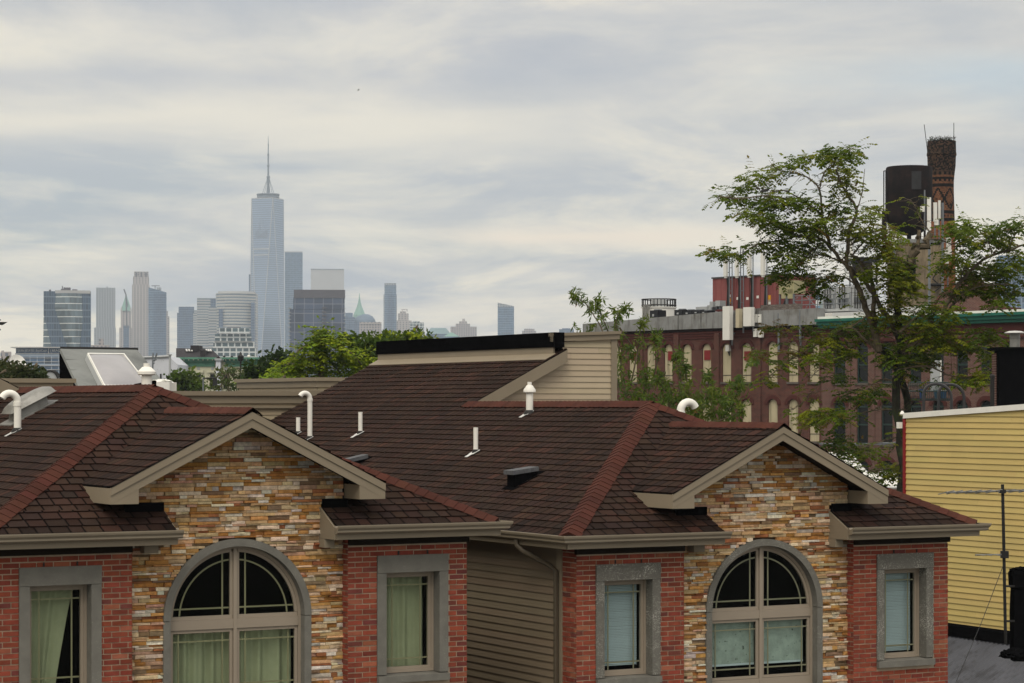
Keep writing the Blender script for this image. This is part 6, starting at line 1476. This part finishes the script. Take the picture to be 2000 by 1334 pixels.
for c_ in CL:
    u,v,ru,rv_=c_[:4]; yl=len(c_)>4; n=int(min(ru*rv_,700)*.125)+7; dd=R.uniform(-1.6,1.4); dk=R.choice(G)
    for _ in range(n):
        a=R.random()*6.283; k=math.sqrt(R.random()); p=Vector(P(u+ru*k*math.cos(a),v+rv_*k*math.sin(a),D+dd+R.gauss(0,.5)))
        c=dk if R.random()<.7 else R.choice(G)
        if R.random()<(.4 if yl else .04): c=R.choice([(.16,.13,.02),(.13,.085,.018)])
        pinnate(cr,p,Vector((R.uniform(-1,1),R.uniform(-1,1),R.uniform(-.35,.5))),R.uniform(.27,.46),c,4)
for q in nodes:
    for _ in range(2):
        d=rv(1); d.z*=.5; e=q+d.normalized()*R.uniform(.2,.55); m=(q+e)/2+rv(.04); tr.tube([q,m,e],[.010,.007,.004],4)
        if R.random()<.75: pinnate(cr,e,d,R.uniform(.22,.36),R.choice(G),4)
tr.build('limbs',m_bark,rt); cr.build('crown',m_leaf,rt)
# long-leaved fruit tree behind the right-hand house
D=54.; s=D/F
rt=thing('fruit_tree','fruit tree with long drooping leaves behind the beige bulkhead','tree',(P(1310,0,D)[0],D,0))
tk=MB(rt); limb(tk,PL([(1330,1300),(1325,1000),(1318,850),(1310,780)]),9*s,5*s); tk.build('trunk',m_bark,rt)
tr=MB(rt); cr=MB(rt)
stems=[[(1230,860),(1200,720),(1178,650),(1158,612),(1142,592),(1120,576)],[(1205,730),(1186,645),(1172,610),(1165,590)],[(1215,720),(1203,645),(1210,612),(1222,598)],[(1213,660),(1203,632),(1208,610)],[(1230,760),(1247,680),(1251,640),(1255,628)],[(1255,800),(1285,700),(1278,658)],[(1230,800),(1216,740),(1210,690)],[(1310,800),(1330,745),(1320,700),(1322,690)],[(1330,800),(1345,770),(1338,720),(1340,712)],[(1350,830),(1380,770),(1385,730)],[(1400,830),(1430,790),(1440,750)],[(1270,820),(1260,760),(1258,732)],[(1320,870),(1370,830),(1410,820),(1450,800)],[(1300,850),(1262,790),(1240,765)],[(1318,850),(1300,770),(1285,740)],[(1340,880),(1400,850),(1430,835)],[(1210,640),(1250,700),(1235,690)]]
LC=[(.078,.125,.018),(.056,.096,.017),(.115,.15,.020)]
for st in stems:
    q=limb(tr,PL(st,R.uniform(-1,1)),2.*s,.7*s,5)
    for i,p in enumerate(q[-9:]): spray(cr,p,6,.16,R.choice(LC))
    spray(cr,q[-1],14,.17,R.choice(LC)); spray(cr,q[-1]+Vector((0,0,-.12)),10,.16,R.choice(LC))
for u,v,ru,rv_ in ((1130,574,14,12),(1148,596,10,14),(1166,590,12,10),(1175,612,8,14),(1208,608,10,12),(1226,600,10,12),(1256,626,8,12),(1130,640,8,6),(1155,636,8,7),(1250,665,10,10),(1283,668,10,24),(1278,650,8,10),(1222,682,12,12),(1216,735,14,40),(1240,770,26,20),(1262,740,22,26),(1285,790,30,22),(1310,760,24,24),(1325,700,10,22),(1340,735,14,30),(1350,775,26,22),(1385,750,15,25),(1400,790,30,25),(1370,815,40,20),(1330,805,40,16),(1440,770,22,30),(1425,810,25,20),(1455,745,18,14),(1468,700,14,10),(1290,740,14,18),(1230,800,20,10),(1410,835,35,12),(1300,815,30,12),(1395,770,18,16),(1330,775,16,14),(1365,790,18,14)):
    for _ in range(int(ru*rv_*(.052 if v>765 else .036))+3):
        a=R.random()*6.283; k=math.sqrt(R.random()); p=Vector(P(u+ru*k*math.cos(a),v+rv_*k*math.sin(a),D+R.gauss(0,.7))); c=R.choice(LC)
        if R.random()<.006: c=(.16,.05,.015)
        spray(cr,p,7,R.uniform(.12,.18),c)
tr.build('limbs',m_bark,rt); cr.build('crown',m_leaf2,rt)
# closed crowns in the middle distance
def crown_tree(label,d,u,cl,greens,leaf,dens,name='leafy_tree',trunkr=.25,pin=False):
    rt=thing(name,label,'tree',(P(u,0,d)[0],d,0),0,'trees in the middle distance'); s=d/F
    b=min(c[1] for c in cl); tk=MB(rt); base=P(u,cl[0][1]+cl[0][3]*.3,d); tk.tube([(base[0],d,0),(base[0]+.2,d,base[2]*.6),base],[trunkr,trunkr*.8,trunkr*.5],8)
    for c in cl: e=Vector(P(c[0],c[1],d+R.uniform(-1,1))); m=(Vector(base)+e)/2+rv(.3); tk.tube([base,m,e],[trunkr*.45,trunkr*.25,trunkr*.08],6)
    tk.build('trunk',m_bark,rt); cr=MB(rt)
    for c in cl:
        uu,v,ru,rv_=c[:4]; n=int(ru*rv_*dens)+8; cen=Vector(P(uu,v,d+R.uniform(-1.5,1.5))); base_c=R.choice(greens)
        for _ in range(n):
            w=rv(1).normalized()*(R.random()**.45); p=cen+Vector((w.x*ru*s,w.y*(ru+rv_)*.5*s,w.z*rv_*s))
            c2=base_c if R.random()<.65 else R.choice(greens)
            if pin: pinnate(cr,p,Vector((R.uniform(-1,1),R.uniform(-1,1),R.uniform(-.3,.5))),leaf*R.uniform(1.4,2.2),c2,3)
            else:
                for _k in range(3):
                    dd=(rv(1)+w*.8+Vector((0,0,-.2))).normalized()*leaf*R.uniform(.7,1.3); leaflet(cr,p+rv(leaf*.5),dd,leaf*.30,jitc(c2,.18))
    cr.build('crown',m_leaf3,rt); return rt
GD=[(.028,.054,.012),(.036,.064,.012),(.022,.042,.012)]; GB=[(.19,.27,.009),(.15,.235,.009),(.24,.30,.012),(.10,.17,.010)]; GM=[(.066,.11,.011),(.052,.092,.011),(.085,.125,.012)]
crown_tree('bright green tree with feathery drooping tufts beside the dark roof',108,625,[(630,655,20,16),(612,672,28,18),(640,672,34,22),(600,700,38,24),(650,700,42,26),(690,705,38,24),(575,720,36,22),(620,735,46,24),(670,735,40,20),(712,720,26,20),(545,735,30,18),(590,752,40,16),(640,757,30,10),(625,645,12,10),(655,668,14,12)],GB,.30,.10,'bright_leafy_tree',pin=True)
crown_tree('bright green low tree in front of the dark green one',100,540,[(535,745,34,16),(565,752,30,14),(510,756,26,12),(590,758,20,8)],GB,.28,.11,'bright_leafy_tree',pin=True)
crown_tree('dark green tree behind the bright one, nearest the skyline towers',128,540,[(540,708,34,18),(515,722,30,18),(560,725,36,18),(495,745,26,18),(530,748,40,18),(575,710,20,12),(545,695,16,8),(490,725,14,12)],GD,.34,.16)
crown_tree('dark green tree rising left of the black parapet',125,715,[(690,668,22,14),(735,668,24,14),(715,680,34,18),(680,690,24,18),(745,690,26,22),(710,710,40,24),(755,675,20,18),(668,664,10,8)],GM+GB[:1],.32,.16)
crown_tree('row of leafy tops along the black parapet',122,790,[(770,664,22,12),(800,662,26,9),(828,662,20,8),(755,668,16,14),(812,657,10,6)],GM+GB[2:3],.30,.18)
crown_tree('round green tree before the cream houses',195,360,[(358,738,24,12),(345,748,22,14),(375,750,22,14),(360,757,36,14),(392,757,12,8)],GM,.42,.22)
crown_tree('thin yellow green tree with open branches before the cream houses',180,445,[(448,722,14,6),(428,732,12,6),(462,728,12,7),(440,742,16,8),(418,748,16,7),(455,750,18,9),(475,745,10,10),(430,757,24,6),(470,757,20,8),(485,752,16,12)],[(.085,.105,.025),(.07,.095,.022),(.055,.085,.02)],.32,.085,'sparse_tree',.12)
crown_tree('dark olive tree at the far left edge',86,20,[(8,722,18,12),(28,730,18,12),(45,727,14,10),(20,740,26,12),(-10,735,26,20)],[(.040,.050,.014),(.032,.044,.013),(.052,.056,.016)],.20,.42)
crown_tree('olive green tree left of the barrel roof',88,66,[(56,727,12,9),(62,738,18,12),(80,735,10,9),(74,743,18,8),(45,742,16,8)],[(.036,.052,.014),(.030,.046,.013)],.20,.42)
# a perched crow and a gull
def bird(name,label,p,L,col,wing=False):
    rt=thing(name,label,'bird',p); mb=MB()
    pts=[(-L*.55,0,-L*.12),(-L*.3,0,-.02*L),(0,0,0),(L*.25,0,L*.12),(L*.38,0,L*.24),(L*.5,0,L*.24)]; rr=[L*.04,L*.12,L*.17,L*.15,L*.11,L*.02]
    mb.tube(pts,rr,8); 
    if wing:
        for sg in (-1,1): mb.hexa([(-L*.1,0,.02),(L*.15,0,.02),(L*.1,sg*L*.9,L*.3),(-L*.05,sg*L*.9,L*.3)],[(-L*.1,0,.05),(L*.15,0,.05),(L*.1,sg*L*.9,L*.32),(-L*.05,sg*L*.9,L*.32)])
    else:
        for sg in (-1,1): mb.tube([(0,sg*L*.05,-L*.1),(0,sg*L*.06,-L*.34)],L*.02,5); mb.hexa([(-L*.5,sg*L*.1,-L*.1),(L*.1,sg*L*.16,-.02),(L*.1,sg*L*.13,.08*L),(-L*.4,sg*L*.08,.02)],[(-L*.5,sg*L*.12,-L*.1),(L*.1,sg*L*.19,-.02),(L*.1,sg*L*.16,.08*L),(-L*.4,sg*L*.1,.02)])
    mb.build('body',M(name+'_plumage',col,.6,.15,8),rt,smooth=True)
bird('crow','black crow perched on a thin branch of the open tree',P(1495,372,72.6),.30,(.010,.010,.012))
bird('gull','tiny dark bird flying in the open sky',P(700,176,260),.26,(.06,.06,.07),True)

# ---------------------------------------------------------------- ground, haze, sky, light, camera
mb=MB(); n=24
for i in range(n):
    for j in range(n):
        x0=-9000+18000*i/n; y0=-9000+18000*j/n; mb.face([(x0,y0,0),(x0+750,y0,0),(x0+750,y0+750,0),(x0,y0+750,0)])
o=mb.build('ground',M('city_ground',(.09,.088,.085),.95,.3,.02,col2=(.05,.06,.035),c2=(.5,.6),c2s=.01)); tag(o,None,None,kind='structure')
mb=MB(); mb.box(-2600,2600,-60,5600,-1,590); o=mb.build('haze',None or bpy.data.materials.new('haze_air')); tag(o,None,None,kind='stuff')
m=o.data.materials[0]; m.use_nodes=True; nt=m.node_tree; nt.nodes.clear()
vo=N(nt,'ShaderNodeVolumePrincipled'); vo.inputs['Color'].default_value=(.76,.87,1.,1); vo.inputs['Density'].default_value=HAZE_D; vo.inputs['Anisotropy'].default_value=.0
ou=N(nt,'ShaderNodeOutputMaterial'); nt.links.new(vo.outputs[0],ou.inputs['Volume'])

SUN_EL,SUN_AZ=math.radians(52),math.radians(-168)      # azimuth from the view direction, towards the left and behind
sd=Vector((math.sin(SUN_AZ)*math.cos(SUN_EL),math.cos(SUN_AZ)*math.cos(SUN_EL),math.sin(SUN_EL)))
sl=bpy.data.lights.new('sun','SUN'); sl.energy=1.5; sl.angle=math.radians(28); sl.color=(1,.93,.83)
so=bpy.data.objects.new('sun',sl); COL.objects.link(so); so.rotation_euler=sd.to_track_quat('Z','Y').to_euler(); so.location=(0,0,60)
w=bpy.data.worlds.new('World'); sc.world=w; w.use_nodes=True; nt=w.node_tree; nt.nodes.clear()
out=N(nt,'ShaderNodeOutputWorld'); tc=N(nt,'ShaderNodeTexCoord'); vec=tc.outputs['Generated']
sky=N(nt,'ShaderNodeTexSky',sky_type='NISHITA'); sky.sun_disc=False; sky.sun_elevation=SUN_EL; sky.sun_rotation=SUN_AZ; sky.air_density=1.2; sky.dust_density=2.
b1=N(nt,'ShaderNodeBackground'); nt.links.new(sky.outputs[0],b1.inputs[0]); b1.inputs[1].default_value=.1
sp=N(nt,'ShaderNodeSeparateXYZ'); nt.links.new(vec,sp.inputs[0])
zc=mathn(nt,'ADD',mathn(nt,'MAXIMUM',sp.outputs[2],0.),.075); cv=N(nt,'ShaderNodeCombineXYZ')
px_=mathn(nt,'DIVIDE',sp.outputs[0],zc); py_=mathn(nt,'DIVIDE',sp.outputs[1],zc)
nt.links.new(px_,cv.inputs[0]); nt.links.new(py_,cv.inputs[1]); cv.inputs[2].default_value=3.7
def wn(scale,off,detail=7,rough=.58,dist=.4,sc3=(1,1,1)):
    a=N(nt,'ShaderNodeVectorMath',operation='ADD'); nt.links.new(scaled(nt,cv.outputs[0],sc3),a.inputs[0]); a.inputs[1].default_value=off
    n=N(nt,'ShaderNodeTexNoise'); n.inputs['Scale'].default_value=scale; n.inputs['Detail'].default_value=detail; n.inputs['Roughness'].default_value=rough; n.inputs['Distortion'].default_value=dist
    nt.links.new(a.outputs[0],n.inputs['Vector']); return n.outputs['Fac']
f5=wn(1.5,(8.,3.,6.),8,.6,.5,(1.25,.8,1)); f6=wn(.8,(1.,17.,8.),8,.6,.6,(1.4,.8,1)); f1=wn(.55,(3.1,7.7,0),8,.58,.35); f2=wn(.30,(11.3,2.2,5),6,.52,.2); f3=wn(.42,(21.,4.,9.),6,.55,.3); f4=wn(.9,(5.,31.,2.),6,.55,.3)
el=sp.outputs[2]; sx=sp.outputs[0]
def gauss(c,w,am):   # soft horizontal cloud bank at elevation c, its edge broken by noise
    k=mathn(nt,'DIVIDE',mathn(nt,'SUBTRACT',mathn(nt,'ADD',el,mathn(nt,'MULTIPLY',mathn(nt,'SUBTRACT',f4,.5),am)),c),w)
    return mathn(nt,'POWER',2.718,mathn(nt,'MULTIPLY',mathn(nt,'MULTIPLY',k,k),-1.))
mul=lambda a,b_: mathn(nt,'MULTIPLY',a,b_)
left=mathn(nt,'SUBTRACT',1.,ramp(nt,sx,-.16,.10))
low=mixc(nt,ramp(nt,el,.0,.04),lin(196,200,199),lin(190,194,195))
low=mixc(nt,mul(left,mul(ramp(nt,el,.005,.045),mathn(nt,'SUBTRACT',1.,ramp(nt,el,.085,.12)))),low,lin(174,183,188))
low=mixc(nt,ramp(nt,el,.095,.15),low,lin(206,202,198))
crm=mixc(nt,mul(ramp(nt,f1,.43,.58),.95),low,lin(246,235,212,1.08))
crm=mixc(nt,mul(ramp(nt,f2,.48,.64),.62),crm,lin(181,183,193))
crm=mixc(nt,mul(ramp(nt,f6,.49,.62),.72),crm,lin(246,234,210,1.08))
crm=mixc(nt,mul(ramp(nt,f6,.49,.34),.62),crm,lin(172,177,187))
crm=mixc(nt,mul(ramp(nt,f5,.50,.66),.4),crm,lin(246,236,214,1.06))
crm=mixc(nt,mul(ramp(nt,f5,.48,.32),.4),crm,lin(172,178,188))
crm=mixc(nt,mul(gauss(.113,.010,.045),mul(mathn(nt,'SUBTRACT',1.,ramp(nt,sx,-.02,.10)),.85)),crm,lin(244,233,212,1.06))
crm=mixc(nt,mul(gauss(.131,.0075,.04),mul(left,.55)),crm,lin(176,180,192))
crm=mixc(nt,mul(gauss(.0705,.0034,.012),mul(mul(ramp(nt,sx,-.045,.0),mathn(nt,'SUBTRACT',1.,ramp(nt,sx,.06,.11))),.9)),crm,lin(248,230,206,1.08))
crm=mixc(nt,mul(mul(mathn(nt,'SUBTRACT',1.,ramp(nt,el,.028,.05)),ramp(nt,sx,-.10,.03)),.6),crm,lin(226,216,205))
crm=mixc(nt,mul(mul(ramp(nt,mathn(nt,'ADD',el,mul(mathn(nt,'SUBTRACT',f4,.5),.06)),.118,.135),mathn(nt,'SUBTRACT',1.,ramp(nt,mathn(nt,'ADD',el,mul(mathn(nt,'SUBTRACT',f3,.5),.08)),.142,.156))),mul(ramp(nt,sx,.08,.15),.6)),crm,lin(180,202,216))
b2=N(nt,'ShaderNodeBackground'); nt.links.new(crm,b2.inputs[0])
zen=N(nt,'ShaderNodeMapRange'); zen.inputs[1].default_value=.16; zen.inputs[2].default_value=.9; zen.inputs[3].default_value=SKY_K; zen.inputs[4].default_value=SKY_Z; nt.links.new(el,zen.inputs[0]); nt.links.new(zen.outputs[0],b2.inputs[1])
mx=N(nt,'ShaderNodeMixShader'); mx.inputs[0].default_value=.9; nt.links.new(b1.outputs[0],mx.inputs[1]); nt.links.new(b2.outputs[0],mx.inputs[2]); nt.links.new(mx.outputs[0],out.inputs[0])
cam=bpy.data.cameras.new('camera'); co=bpy.data.objects.new('camera',cam); COL.objects.link(co)
co.location=(0,0,ZG); co.rotation_euler=(math.pi/2,0,0); cam.lens=85.; cam.sensor_width=36.; cam.shift_y=(VH-667)/2000.; cam.clip_start=.5; cam.clip_end=30000
sc.camera=co
sc.view_settings.view_transform='Standard'; sc.view_settings.look='None'; sc.view_settings.exposure=EXPO; sc.view_settings.gamma=1
sc.render.engine='CYCLES'; sc.cycles.use_denoising=True; sc.cycles.max_bounces=8; sc.cycles.transparent_max_bounces=12; sc.cycles.volume_bounces=1; sc.cycles.sample_clamp_indirect=6.
